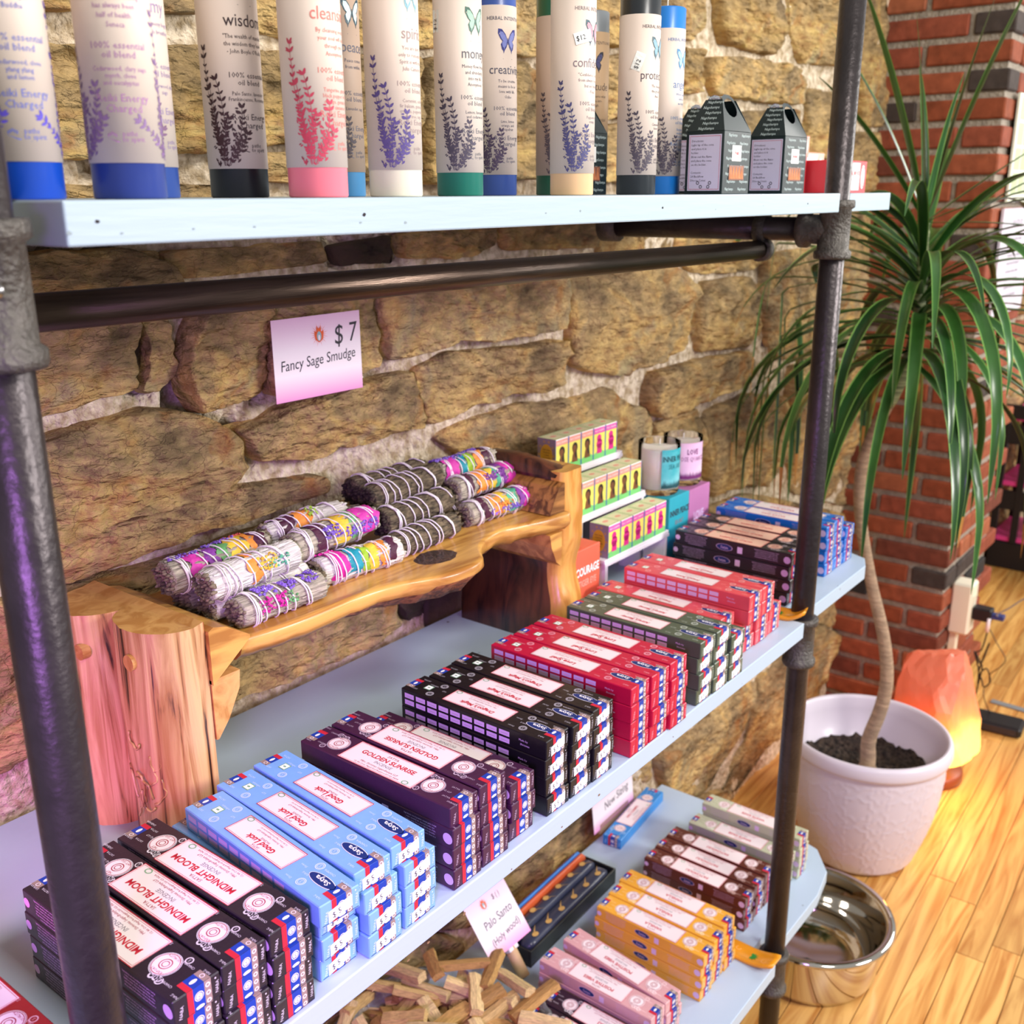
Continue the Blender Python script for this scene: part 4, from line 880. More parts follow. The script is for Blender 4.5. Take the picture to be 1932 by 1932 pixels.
SM = [
 ((.613, .277, .2315), (.724, .274, .2315), Rb, 'g', [], [(.2, .42, .9, 2.2, 60, 'purple'), (.5, .66, .8, 2.0, 45, 'purple'), (.76, .92, .8, 2.0, 45, 'purple'), (.18, .5, -.2, .7, 70, 'hot'), (.5, .62, -.2, .6, 20, 'green')], 'pale smudge stick dotted with purple flowers, at the slab edge by the left end block'),
 ((.606, .313, .2315), (.737, .316, .2315), Rb, 'w', [], [], 'plain silvery white smudge stick right behind the purple-flowered one'),
 ((.600, .350, .2315), (.700, .352, .2315), Rb, 'g', [], [], 'lilac-grey smudge stick almost buried under the rainbow pile at the left'),
 ((.594, .300, .2615), (.717, .310, .2625), .0172, 'w', [(.40, .50, 'orange')], [(.5, .72, -.1, .9, 40, 'yellow'), (.60, .85, -.1, .5, 25, 'mint')], 'white smudge stick with orange and yellow petals, upper layer at the left'),
 ((.578, .345, .265), (.712, .350, .265), .0178, 'g', [(.16, .32, 'pink'), (.33, .44, 'violet'), (.45, .55, 'green'), (.56, .74, 'yellow'), (.75, .82, 'orange'), (.83, .95, 'maroon')], [(.05, .3, 1.3, 2.4, 50, 'purple'), (.4, .7, 1.7, 2.5, 60, 'purple'), (.6, .8, 1.8, 2.6, 30, 'red')], 'thick smudge stick striped pink, violet, green and yellow, uppermost at the left end'),
 ((.735, .395, .2500), (.865, .400, .2500), Rb, 'g', [(.02, .16, 'pink'), (.18, .36, 'purple'), (.38, .60, 'green'), (.62, .84, 'orange'), (.86, .97, 'maroon')], [], 'smudge stick with pink, purple and green bands tucked against the wall'),
 ((.722, .362, .2700), (.845, .368, .2700), .0150, 'w', [(.14, .3, 'maroon'), (.32, .52, 'orange')], [(.5, .62, .6, 1.6, 20, 'lime')], 'smudge stick white at the right with maroon and orange bands, middle of the pile'),
 ((.722, .318, .2640), (.858, .326, .2660), .0172, 'g', [(.22, .34, 'maroon'), (.42, .60, 'yellow'), (.62, .72, 'green'), (.73, .99, 'pink')], [(.3, .5, .1, .9, 60, 'purple'), (.55, .95, -.3, .4, 80, 'purple')], 'smudge stick with yellow middle and bright pink right tip, beside the dark ones'),
 ((.748, .303, .2315), (.862, .288, .2315), .0168, 'w', [(.10, .28, 'hot'), (.30, .46, 'teal'), (.47, .56, 'lime'), (.57, .68, 'yellow'), (.69, .80, 'orange'), (.82, .9, 'maroon')], [(.0, .2, 1.6, 2.4, 30, 'hot')], 'smudge stick striped hot pink, teal, yellow and orange with a white tip, on the slab'),
 ((.862, .297, .2315), (.985, .302, .2315), Rb, 'd', [], [], 'dark mugwort stick lying lowest, beside the bark knot'),
 ((.877, .327, .2540), (1.010, .336, .2540), .0165, 'd', [], [], 'dark mugwort stick second up from the bark knot'),
 ((.884, .357, .2780), (1.021, .366, .2790), .0170, 'd', [], [], 'dark mugwort stick on top of the dark heap, in front'),
 ((.897, .398, .2790), (1.030, .397, .2790), .0170, 'd', [], [], 'dark mugwort stick on top of the dark heap, nearest the wall'),
 ((.868, .385, .2460), (.960, .385, .2460), Rb, 'd', [], [], 'dark mugwort stick wedged low behind the heap'),
 ((.930, .352, .2315), (1.055, .350, .2315), Rb, 'd', [], [], 'dark mugwort stick whose tip shows between the dark and the pastel sticks'),
 ((1.022, .312, .2315), (1.140, .306, .2315), .0162, 'g', [(.17, .27, 'maroon'), (.32, .5, 'orange'), (.51, .62, 'yellow'), (.63, .78, 'mint'), (.80, .88, 'violet'), (.89, 1.0, 'pink')], [(.3, .8, -.4, .1, 60, 'purple'), (.45, .7, .1, .5, 25, 'orange')], 'pastel banded smudge stick lowest at the right end of the slab'),
 ((1.034, .345, .2570), (1.168 - .012, .348, .2570), .0165, 'g', [(.14, .24, 'maroon'), (.30, .5, 'orange'), (.51, .62, 'yellow'), (.63, .7, 'mint'), (.71, .82, 'violet'), (.84, 1.0, 'pink')], [(.45, .8, .2, .8, 60, 'violet')], 'pastel banded smudge stick second up at the right end'),
 ((1.036, .378, .2760), (1.150, .376, .2760), .0165, 'g', [(.05, .3, 'pink'), (.34, .44, 'teal'), (.45, .58, 'lime'), (.6, .75, 'orange'), (.76, .88, 'maroon')], [(.0, .45, 1.2, 2.5, 120, 'purple'), (.5, .75, 1.5, 2.5, 70, 'purple')], 'smudge stick topped with purple flower tufts, uppermost at the right end'),
 ((1.050, .390, .2400), (1.150, .390, .2400), Rb, 'g', [], [], 'grey smudge stick low against the wall at the right end'),
]
for a_, b_, r_, lf, bd, fw, lb in SM: smudge(a_, b_, r_, lf, bd, fw, lb)

# ------------------------------------------------------------------ price cards
CARD = bpy.data.materials.new('card_pink_fade'); CARD.use_nodes = True
_nt = CARD.node_tree; _tc = _nt.nodes.new('ShaderNodeTexCoord'); _sx = _nt.nodes.new('ShaderNodeSeparateXYZ'); _rp = _nt.nodes.new('ShaderNodeValToRGB')
_nt.links.new(_tc.outputs['Generated'], _sx.inputs[0]); _nt.links.new(_sx.outputs['Z'], _rp.inputs[0]); _nt.links.new(_rp.outputs[0], _nt.nodes['Principled BSDF'].inputs['Base Color'])
_e = _rp.color_ramp.elements; _e[0].position = 0; _e[0].color = lin('ef9ad0'); _e[1].position = 1; _e[1].color = lin('f2cbe0'); _q = _e.new(.3); _q.color = lin('faf0f2'); _q = _e.new(.6); _q.color = lin('f5ecee')
_nt.nodes['Principled BSDF'].inputs['Roughness'].default_value = .5
EMB = mat('emblem_orange', 'e8622c', .5); EMG = mat('emblem_grey', '8fb5b8', .5); PEN = mat('pen_black', '2a2630', .5)
def card(name, w_, h, lines, label, group=None, emb=None):
    """upright card, face towards -Y, origin at the middle of its lower edge"""
    root = empty(name); tag(root, label, 'price card', group)
    mb = MB(); mb.box(-w_ / 2, w_ / 2, 0, .0006, 0, h, CARD); mb.build('card_sheet', root)
    mp = lambda u, v: Vector((u, -.0002, v)); p = MB()
    for t, u, v, s_, a in lines: p.text(t, u, v, s_, PEN, mp, ang=a, shear=.12, fine=True, sx=.85)
    if emb:
        u0, v0, s_ = emb
        for k in range(24):
            a = 2 * pi * k / 24; r1 = s_ * (1.0 + .25 * (k % 2)); p.flat([(u0 + s_ * .6 * cos(a - .05), v0 + s_ * .6 * sin(a - .05)), (u0 + r1 * cos(a), v0 + r1 * sin(a)), (u0 + s_ * .6 * cos(a + .05), v0 + s_ * .6 * sin(a + .05))], [(0, 1, 2)], EMB, mp)
        p.flat([(u0 + s_ * x, v0 + s_ * y) for x, y in ((-.62, .05), (-.6, .45), (-.3, .3), (-.28, .95), (0, .6), (.28, .95), (.3, .3), (.6, .45), (.62, .05), (.5, -.5), (0, -.8), (-.5, -.5))], [(0, 11, 1), (1, 11, 2), (2, 11, 3), (3, 11, 4), (4, 11, 5), (5, 11, 6), (6, 11, 7), (7, 11, 8), (8, 11, 9), (9, 11, 10)], EMB, mp)
        mp2 = lambda u, v: Vector((u, -.0003, v)); p.disc(u0, v0 - s_ * .15, s_ * .3, EMG, mp2, 14, ry=s_ * .5); p.disc(u0, v0 - s_ * .3, s_ * .14, PINKL, lambda u, v: Vector((u, -.0004, v)), 12, ry=s_ * .3)
    p.build('handwriting', root); return root
c1 = card('price_card', .147, .104, [('$ 7', .046, .077, .036, .05), ('Fancy Sage Smudge', -.001, .048, .0192, .04)], 'pink and white card reading $7 Fancy Sage Smudge, hung on the stone wall', emb=(.002, .079, .0125))
c1.location = (.905, .455, .398); c1.rotation_euler = (0, radians(-.3), radians(-1))
mb = MB(); mb.tube([(-.0, .0006, .094), (-.0, .022, .094)], .002, STEEL, 8); mb.build('wall_pin', c1)
# ------------------------------------------------------------------ white stepped stand with little cone boxes
WPL = mat('white_acrylic', 'efeaf0', .3, coat=.3)
st = tag(empty('stepped_stand', (1.435, .34, 0)), 'white three-tier stand holding rows of little yellow boxes', 'display stand')
tiers = [(.083, .283), (.1475, .333), (.2120, .383)]
for i, (tz, ty) in enumerate(tiers):
    mb = MB(); mb.bbox(-.105, .100, ty - .34, ty - .34 + .046, tz - .006, tz, WPL, .0008); mb.box(-.105, .100, ty - .34 - .001, ty - .34 + .002, tz - .011, tz - .0055, WPL); mb.build('tier', st)
    for sx in (-.098, .093):
        mb = MB(); mb.box(sx - .004, sx + .004, ty - .34 + .001, ty - .34 + .045, 0, tz - .0055, WPL); mb.build('side_panel', st)
mb = MB(); mb.box(-.094, .089, .086, .089, 0, .205, mat('stand_back_grey', '6a6570', .6)); mb.build('back_panel', st)
YEL = mat('box_yellow', 'efe36a', .45); TEA = mat('box_teal_edge', '2f6fae', .45); CORAL = mat('box_coral', 'f0a08c', .45); MAG = mat('box_magenta', 'e455ac', .45); GRS = mat('box_green', '7ccf78', .45); FIG = mat('figure_magenta', 'd62c84', .5); SKIN = mat('figure_brown', '7a4a2a', .5); HAIR = mat('figure_dark', '2a1c16', .5); GOLDP = mat('ornament_gold', 'c9a02c', .5); TOPP = mat('box_top_cream', 'e8e2b8', .5)
def cone_box(kind):
    w_, d_, h_ = .0365, .036, .0555
    mb = MB(); mb.bbox(-w_ / 2, w_ / 2, 0, d_, 0, h_, YEL, .0006); r = mb.build('cone_box')
    p = MB(); fr_ = lambda u, v: Vector((u, -.0002, v)); f2 = lambda u, v: Vector((u, -.0003, v)); f3 = lambda u, v: Vector((u, -.0004, v)); lf = lambda u, v: Vector((-w_ / 2 - .0002, d_ - u, v)); l2 = lambda u, v: Vector((-w_ / 2 - .0003, d_ - u, v)); tp = lambda u, v: Vector((u, v, h_ + .0002)); t2 = lambda u, v: Vector((u, v, h_ + .0003))
    hd = MAG if kind == 'm' else CORAL
    p.rect(-w_ / 2, w_ / 2, .044, .0535, hd, fr_); p.rect(-w_ / 2, w_ / 2, .0535, h_, WHT, fr_); p.text('NAG CHAMPA', 0, .0488, .0052, WHT, f2, sx=.85)
    p.rect(-w_ / 2, w_ / 2, .0, .0085, GRS, fr_); p.flat([(-w_ / 2, .0085), (w_ / 2, .0085), (.004, .015), (-.006, .013)], [(0, 1, 2, 3)], GRS, fr_)
    p.rect(w_ / 2 - .0016, w_ / 2, 0, h_, TEA, f2); p.rect(-w_ / 2, -w_ / 2 + .0012, 0, h_, TEA, f2)
    if kind == 'm':
        p.disc(-.001, .0355, .0066, FIG, f2, 16); p.disc(0, .0255, .0088, FIG, f2, 16, ry=.0090); p.flat([(-.0078, .0088), (.0078, .0088), (.0062, .026), (-.0062, .026)], [(0, 1, 2, 3)], FIG, f2); p.disc(.0055, .030, .0022, FIG, f2, 10)
    else:
        p.disc(0, .0330, .0078, HAIR, f2, 18, ry=.0086); p.disc(-.0012, .0305, .0056, SKIN, f3, 14, ry=.0070); p.flat([(-.0088, .0085), (.0088, .0085), (.0066, .020), (.0034, .0260), (-.0034, .0260), (-.0066, .020)], [(0, 1, 2, 3, 4, 5)], SKIN, f2); p.disc(.0028, .022, .0032, HAIR, f3, 10, ry=.008)
    p.rect(0, d_, 0, h_, GRY, lf); p.disc(d_ / 2, h_ / 2, .0125, GOLDP, l2, 20, ry=.0185)
    for k in range(5): p.text(['NATURAL', 'INCENSE', 'CONES', '12 CONES', 'INDIA'][k], d_ / 2, h_ / 2 + .009 - k * .0045, .0034, INK, lambda u, v: Vector((-w_ / 2 - .0004, d_ - u, v)))
    for k in range(10):
        a = 2 * pi * k / 10; p.disc(d_ / 2 + .0150 * cos(a), h_ / 2 + .0235 * sin(a), .0019, GOLDP, l2, 8, r0=.5)
    p.rect(-w_ / 2, w_ / 2, 0, d_, TOPP, tp); p.frame(-w_ / 2 + .002, w_ / 2 - .002, .002, d_ - .002, .0012, GRS, t2); p.disc(0, d_ / 2, .007, CORAL, t2, 14, ry=.004); p.build('box_print', r)
    return r
CBX = {}
def put_cone(kind, x, y, z, label):
    if kind not in CBX: CBX[kind] = o = cone_box(kind)
    else: o = copy_tree(CBX[kind])
    o.location = (x, y, z); tag(o, label, 'small box', 'yellow cone boxes on the white stand')
order = ['leftmost', 'second from left', 'middle', 'second from right', 'rightmost']
for ti, kinds in ((0, 'mmmmm'), (1, 'ppppp'), (2, 'pppmm')):
    for k, kd in enumerate(kinds):
        put_cone(kd, 1.360 + k * .0370 - (.004 if ti else 0) + (-.004 if ti == 2 else 0), tiers[ti][1] + .002, tiers[ti][0] + .0002, f"little yellow box with {'magenta' if kd == 'm' else 'brown'} figure, {order[k]} on the {['lowest', 'middle', 'top'][ti]} tier")
def cube_box(name, x0, x1, y0, y1, h, col, texts, label, open_=False):
    m = mat('card_' + name, col, .45, var=.06, scale=25)
    mb = MB(); mb.bbox(0, x1 - x0, 0, y1 - y0, 0, h, m, .0008); r = mb.build('gift_box', None, (x0, y0, 0)); tag(r, label, 'box')
    p = MB(); f_ = lambda u, v: Vector((u, -.0002, v))
    for t, u, v, s_, mm in texts: p.text(t, u, v, s_, mm, f_, bold=.03, sx=.72, fine=True)
    for k in range(4): p.rect((x1 - x0) * .25, (x1 - x0) * .75, h * .30 - k * .004, h * .30 - k * .004 + .001, texts[0][4], f_)
    p.build('box_print', r); mb = MB(); mb.box(.001, x1 - x0 - .001, .001, .0016, h, h + .0012, m); mb.build('lid_flap', r); return r
cube_box('teal', 1.541, 1.612, .287, .362, .136, '2fa9bb', [('INNER PEACE', .037, .107, .0155, INK), ('SEA SALT', .037, .088, .010, GRY)], 'teal gift box reading INNER PEACE under the teal-labelled candle')
cube_box('mauve', 1.622, 1.700, .292, .366, .132, 'c77fb4', [('LOVE', .038, .080, .022, LIL)], 'mauve gift box under the pink-labelled candle')
cube_box('coral', 1.222, 1.292, .268, .338, .129, 'ef6a4e', [('COURAGE', .036, .094, .0185, WHT), ('TIGER EYE', .036, .074, .0145, CORAL)], 'orange gift box reading COURAGE, right of the wooden riser leg')
# jar candles
GLASS = mat('clear_glass', 'ffffff', .02, trans=1.0, ior=1.12); WAX = mat('white_wax', 'f1ebe4', .4, sss=.15); WICK = mat('candle_wick', 'eae6e0', .8)
TEALL = mat('label_teal', '2aa6b0', .5, col2='8fd6dc', scale=14); PKL = mat('label_pink', 'efc0e4', .5, col2='f4dff0', scale=14); FORT = mat('forest_teal', '174c52', .5); FORP = mat('forest_plum', '7a2a72', .5)
def jar(x, y, z, r, h, lm, fm, t1, t2_, ang, label):
    root = empty('jar_candle', (x, y, z)); tag(root, label, 'candle', 'glass jar candles')
    mb = MB(); mb.lathe([(.0005, 0), (r * .93, 0), (r, .004), (r, h), (r - .0022, h + .0004), (r - .0026, h - .001), (r - .0026, .012), (r * .85, .0095), (.0005, .0095)], GLASS, 40); mb.build('glass_jar', root)
    mb = MB(); mb.lathe([(.0005, .0105), (r - .0032, .0105), (r - .0032, h * .86), (r * .8, h * .865), (.0005, h * .86)], WAX, 36); mb.build('wax', root)
    mb = MB(); mb.tube([(0, 0, h * .86), (.001, 0, h * .93), (.004, .001, h * 1.02)], .0011, WICK, 6); mb.build('wick', root)
    cyl = lambda k: (lambda u, v: Vector(((r + k) * cos(ang + u / r), (r + k) * sin(ang + u / r), v)))
    p = MB(); N_ = 14; a0, a1 = -.030, .030; z0, z1 = .014, h * .90
    p.flat([(a0 + (a1 - a0) * i / N_, zz) for i in range(N_ + 1) for zz in (z0, z1)], [(2 * i, 2 * i + 2, 2 * i + 3, 2 * i + 1) for i in range(N_)], lm, cyl(.0004))
    for i in range(22):
        u = a0 + .002 + (a1 - a0 - .004) * i / 21; hh = .010 + .012 * abs(noise.noise(Vector((i * 1.7, r, 0)))); p.flat([(u - .002, z0), (u + .002, z0), (u, z0 + hh)], [(0, 1, 2)], fm, cyl(.0006))
    p.text(t1, 0, h * .72, .0135, fm, cyl(.0006), bold=.03, sx=.7); p.text(t2_, 0, h * .57, .012, fm, cyl(.0006), sx=.7)
    p.build('jar_label', root)
camang = lambda x, y: atan2(CAM.y - y, CAM.x - x)
jar(1.573, .330, .1374, .0370, .0930, TEALL, FORT, 'INNER PEACE', 'SEA SALT', camang(1.573, .33) + .95, 'teal-labelled jar candle with white wax, on the teal box')
jar(1.668, .335, .1334, .0360, .0900, PKL, FORP, 'LOVE', 'ROSE QUARTZ', camang(1.668, .335) + .55, 'pink-labelled jar candle reading LOVE, on the mauve box')

# ------------------------------------------------------------------ tall pillar candles on the top shelf
LBL = mat('label_cream', 'f0e2d8', .55); LPEN = {}
def leafprint(p, mp, seed, mat_, mat2, flip=1):
    rr = random.Random(seed)
    def leaf(u, v, a, l, m_=None):
        w_ = l * .42; c, s_ = cos(a), sin(a); pts = [(0, 0), (l * .35, w_ * .5), (l * .75, w_ * .35), (l, 0), (l * .75, -w_ * .35), (l * .35, -w_ * .5)]
        p.flat([(u + x * c - y * s_, v + x * s_ + y * c) for x, y in pts], [(0, 5, 4, 3, 2, 1)], m_ or mat_, mp)
    stems = [(-.004, .084, -.06, 15), (.002, .062, .12, 12), (.006, .044, .26, 11), (-.006, .056, -.16, 11), (-.001, .034, .0, 10), (-.004, .030, -.35, 8), (.004, .028, .45, 8), (.008, .020, .6, 6)]
    for u0, hh, ln, n_ in stems:
        u, v, a = u0 * .3, .0235, pi / 2 - ln; L_ = hh / n_; pu, pv = u, v
        for i in range(n_):
            a += rr.uniform(-.16, .16); u += L_ * cos(a); v += L_ * sin(a)
            nx, ny = -sin(a) * .00018, cos(a) * .00018; p.flat([(pu - nx, pv - ny), (pu + nx, pv + ny), (u + nx, v + ny), (u - nx, v - ny)], [(0, 3, 2, 1)], mat_, mp); pu, pv = u, v
            if i > 1 or hh < .04:
                big = rr.uniform(.0030, .0056)
                for sg in (-1, 1): leaf(u, v, a + sg * rr.uniform(.5, 1.1), big, mat_ if rr.random() < .8 else mat2)
                if rr.random() < .5: q = rr.uniform(-.006, .006); leaf(u + q, v + rr.uniform(-.004, .004), rr.uniform(0, 6.28), .003)
        leaf(u, v, a + .5, .005); leaf(u, v, a - .5, .005)
    for k in range(26): leaf(rr.uniform(-.009, .013), rr.uniform(.024, .052), rr.uniform(0, 6.28), rr.uniform(.002, .0045), mat_ if k % 3 else mat2)
def butterfly(p, mp, u, v, s_, m1, m2):
    W = [(.04, .05), (.25, .55), (.6, .95), (.95, 1.0), (.98, .6), (.75, .15), (.55, -.05), (.72, -.3), (.62, -.72), (.48, -.85), (.44, -1.1), (.36, -.85), (.15, -.55), (.03, -.1)]
    for sg in (-1, 1):
        pts = [(u + sg * x * s_, v + y * s_) for x, y in W]; tri = geometry.tessellate_polygon([[Vector((a, b, 0)) for a, b in pts]])
        p.flat(pts, [t if sg > 0 else tuple(reversed(t)) for t in tri], m1, mp)
        q = lambda a, b: mp(a, b)
        in_ = [(u + sg * (x * .74 + .08) * s_, v + (y * .74 + .03) * s_) for x, y in W]; 
        p.flat(in_, tri, m2, lambda a, b: mp(a, b, .0001))
    p.flat([(u - .03 * s_, v - .35 * s_), (u + .03 * s_, v - .35 * s_), (u + .03 * s_, v + .25 * s_), (u - .03 * s_, v + .25 * s_)], [(0, 1, 2, 3)], m1, mp)
def pillar(x, y, col, ink, title, quote, ingr, toff, label, bf=('1d2430', '3f8fd0'), sticker=None, sprig=None, lab='e0cec2'):
    R_ = .0225; H = .2126; wax = mat('wax_' + col, col, .35, sss=.08, coat=.2); im = mat('ink_' + ink, ink, .6); sp = mat('sprig_' + (sprig or ink), sprig or ink, .6); s2 = mat('sprig2_' + (sprig or ink), sprig or ink, .6, var=.5, scale=200)
    root = empty('pillar_candle', (x, y, .6477)); tag(root, label, 'candle', 'tall pillar candles on the top shelf'); a0 = camang(x, y)
    mb = MB(); mb.lathe([(.0003, 0), (R_ - .001, 0), (R_, .0012), (R_, H - .0015), (R_ - .0015, H), (R_ - .006, H - .0008), (.0003, H - .001)], wax, 48); mb.build('wax_pillar', root)
    mb = MB(); mb.lathe([(R_, .0215), (R_ + .0005, .0215), (R_ + .0005, .1885), (R_, .1885)], mat('label_' + lab, lab, .55), 64); lb = mb.build('paper_label', root)
    mb = MB(); mb.tube([(0, 0, H - .001), (.0005, 0, H + .004), (.003, .0015, H + .009), (.005, .002, H + .0115)], .0007, WICK, 6); mb.build('wick', root)
    def mp(u, v, k=0.0):
        a = a0 + toff + u / (R_ + .0006); q = R_ + .0007 + k; return Vector((q * cos(a), q * sin(a), v))
    p = MB(); T = lambda t, v, s_, sx=1.0, m_=None, u=0, sh=0: p.text(t, u, v, s_, m_ or im, mp, sx=sx, shear=sh)
    T('HERBAL INTENTIONS', .176, .0050, .95); butterfly(p, mp, 0, .1545, .0115, mat('bf_' + bf[0], bf[0], .5), mat('bf_' + bf[1], bf[1], .5))
    p.rect(-.006, .006, .1368, .1371, im, mp); p.text(title, 0, .1268, .0125, im, mp, fine=True, sx=.9)
    for i, t in enumerate(quote): T(t, .1155 - i * .0052, .0043, .9)
    T('100% essential', .0886, .0056, 1.05); T('oil blend', .0834, .0056, 1.05)
    for i, t in enumerate(ingr): T(t, .0755 - i * .0040, .0040, .9)
    T('Reiki Energy', .0590, .0064); T('Charged', .0530, .0064)
    p.text('paths', .002, .0385, .0042, im, mp); p.text('to spirit', .004, .0352, .0042, im, mp)
    for k in range(5): p.disc(-.0085 + (k - 2) * .0012, .0375 + .0006 * (2 - abs(k - 2)), .0004, im, mp, 6, ry=.0012)
    p.flat([(-.012, .0362), (-.006, .0335), (.002, .0325), (-.006, .0342)], [(0, 1, 2, 3)], im, mp)
    p.build('label_print', root)
    WS = .008 if title in ('healing', 'health') else 0.0
    p = MB(); mpl = lambda u, v, k=0.0: mp(u - .0225 - WS, v, k + .00005); mpr = lambda u, v, k=0.0: mp(u + .0225 + WS, v, k + .00005)
    leafprint(p, mpl, 5, sp, s2); leafprint(p, mpr, 9, sp, s2) if title in ('healing', 'health', 'harmony') else None
    p.build('sprig_print', root)
    if sticker:
        ua, va, an = sticker; p = MB(); c, s_ = cos(an), sin(an)
        mm = lambda u, v, k=.0004: mp(ua + u * c - v * s_, va + u * s_ + v * c, k)
        p.flat([(-.0095 + .019 * i / 4, yy) for i in range(5) for yy in (-.0055, .0055)], [(2 * i, 2 * i + 2, 2 * i + 3, 2 * i + 1) for i in range(4)], STK, lambda u, v: mm(u, v, .0004)); p.text('$12', -.003, 0, .0068, PEN, lambda u, v: mm(u, v, .00055), ang=0); p.build('price_sticker', root)
G = 'tall pillar candle'
pillar(.338, .068, '0f47b8', '6a74c8', 'health', ['Health is the', 'greatest gift.', 'Buddha'], ['Cedarwood, clove', 'ylang ylang', 'and lemon'], .25, f'cobalt blue {G} at the left end of the top shelf', sprig='5a4ac0')
pillar(.399, .052, '2c3f8c', 'b07ab0', 'healing', ['The wish for healing', 'has always been', 'half of health.', 'Seneca'], ['Cedarwood, clary sage', 'myrrh, clove', 'and eucalyptus'], .06, f'navy {G} with mauve print, second from the left end', sprig='8a6a9a')
pillar(.462, .128, '33509c', '9a86b0', 'my', ['harmony begins', 'with breathing'], ['Cedarwood, ylang', 'sage'], .9, f'navy {G} half hidden behind the mauve-printed one', sprig='7a5a7a')
pillar(.548, .132, '14121c', '3c2a30', 'wisdom', ['"The wealth of mankind', 'the wisdom they leave"', '- John Boyle O\'Reilly'], ['Palo Santo, lavender', 'Frankincense, Rosemary'], .62, f'black {G} with dark print standing left of the salmon pink one', sprig='3a2028', bf=('1a1420', '2f7fc4'))
pillar(.566, .060, 'ff8291', 'e08078', 'cleansing', ['By cleansing yourself', 'your soul will shine', 'through you.', 'Anonymous'], ['Tangerine, ginger', 'black pepper, lime', 'orange, geranium', 'and cinnamon'], .88, f'salmon pink {G} with red leaf print', sprig='c4405a', bf=('c05060', 'f0a0a0'))
pillar(.700, .178, '4d8fc2', '6c6c7a', 'peace', ['Peace comes', 'from within.'], ['Lavender, sage'], .8, f'mid blue {G} tucked behind the salmon pink and cream ones', sprig='4a4048', bf=('3c5460', 'cfe6ea'), lab='b9a08e')
pillar(.674, .082, 'f4e8d2', 'a59090', 'spirit', ['You are spirit,', 'only to remember', 'Spirit is with you.', 'Julia Cameron'], ['Cornmint, cedar', 'fir balsam, geranium', 'crystals, peppermint', 'tea tree, sage'], .86, f'cream-based {G} with purple leaf print', sprig='5a4a8a', bf=('7aa8b8', 'b9e3ee'))
pillar(.808, .125, '127060', '6a6a72', 'money', ['Money flows freely', 'and abundantly', 'into my life', 'Anonymous'], ['Lemon, lavender', 'and cedarwood'], .80, f'bottle green {G} with a blank sticker at its edge', sprig='4c4456', bf=('4f6f62', '9fc0ae'), sticker=(-.043, .155, 1.5))
pillar(.935, .182, '3a55a0', '5a5a6c', 'creativity', ['To be creative', 'means to be in', 'love with life.', 'Osho'], ['Lime, lemon', 'orange, and', 'grapefruit'], .62, f'slate blue {G} just right of the bottle green one', sprig='4a3c56', bf=('3c3f88', '8088cc'))
pillar(1.030, .170, '17553a', '5a5a6c', 'luck', ['Luck is'], ['Pine'], .9, f'forest green {G} almost hidden behind the peach one', lab='b9a08e', sprig='4a4048')
pillar(.938, .083, 'f2c796', '8a7a80', 'confidence', ['"Confidence comes not', 'from always being right', 'but not fearing', '- Peter"'], ['Peppermint', 'orange'], 1.04, f'peach {G} with a $12 sticker and pink-winged butterfly', sprig='4a4878', bf=('3c5866', 'ef8fa0'), sticker=(-.0135, .1500, .28))
pillar(1.155, .208, '6f7478', '6c5c50', 'gratitude', ['Gratitude turns what', 'we have into', 'enough.'], ['Orange, clove'], .25, f'grey {G} squeezed behind the peach one', lab='b59674', sprig='4a4048', bf=('1c1a2a', '3a3a66'))
pillar(1.082, .093, '23272c', '5a5058', 'protection', ['The deepest', 'the greatest', 'Anon'], ['Cinnamon', 'lemon'], 1.1, f'charcoal black {G} with a $12 sticker, left of the bright blue one', sprig='4c4452', bf=('46606c', '7fa6b8'), sticker=(-.0265, .1405, 1.2))
pillar(1.190, .122, '1e7ad0', '4a7ab0', "angel's", ['When angels', 'visit us', 'we hear'], ['Bergamot', 'eucalyptus', 'lavender and', 'spearmint'], 1.08, f'bright blue {G}, rightmost of the candles', sprig='4c4452', bf=('3f7fb0', '9ccdf0'))

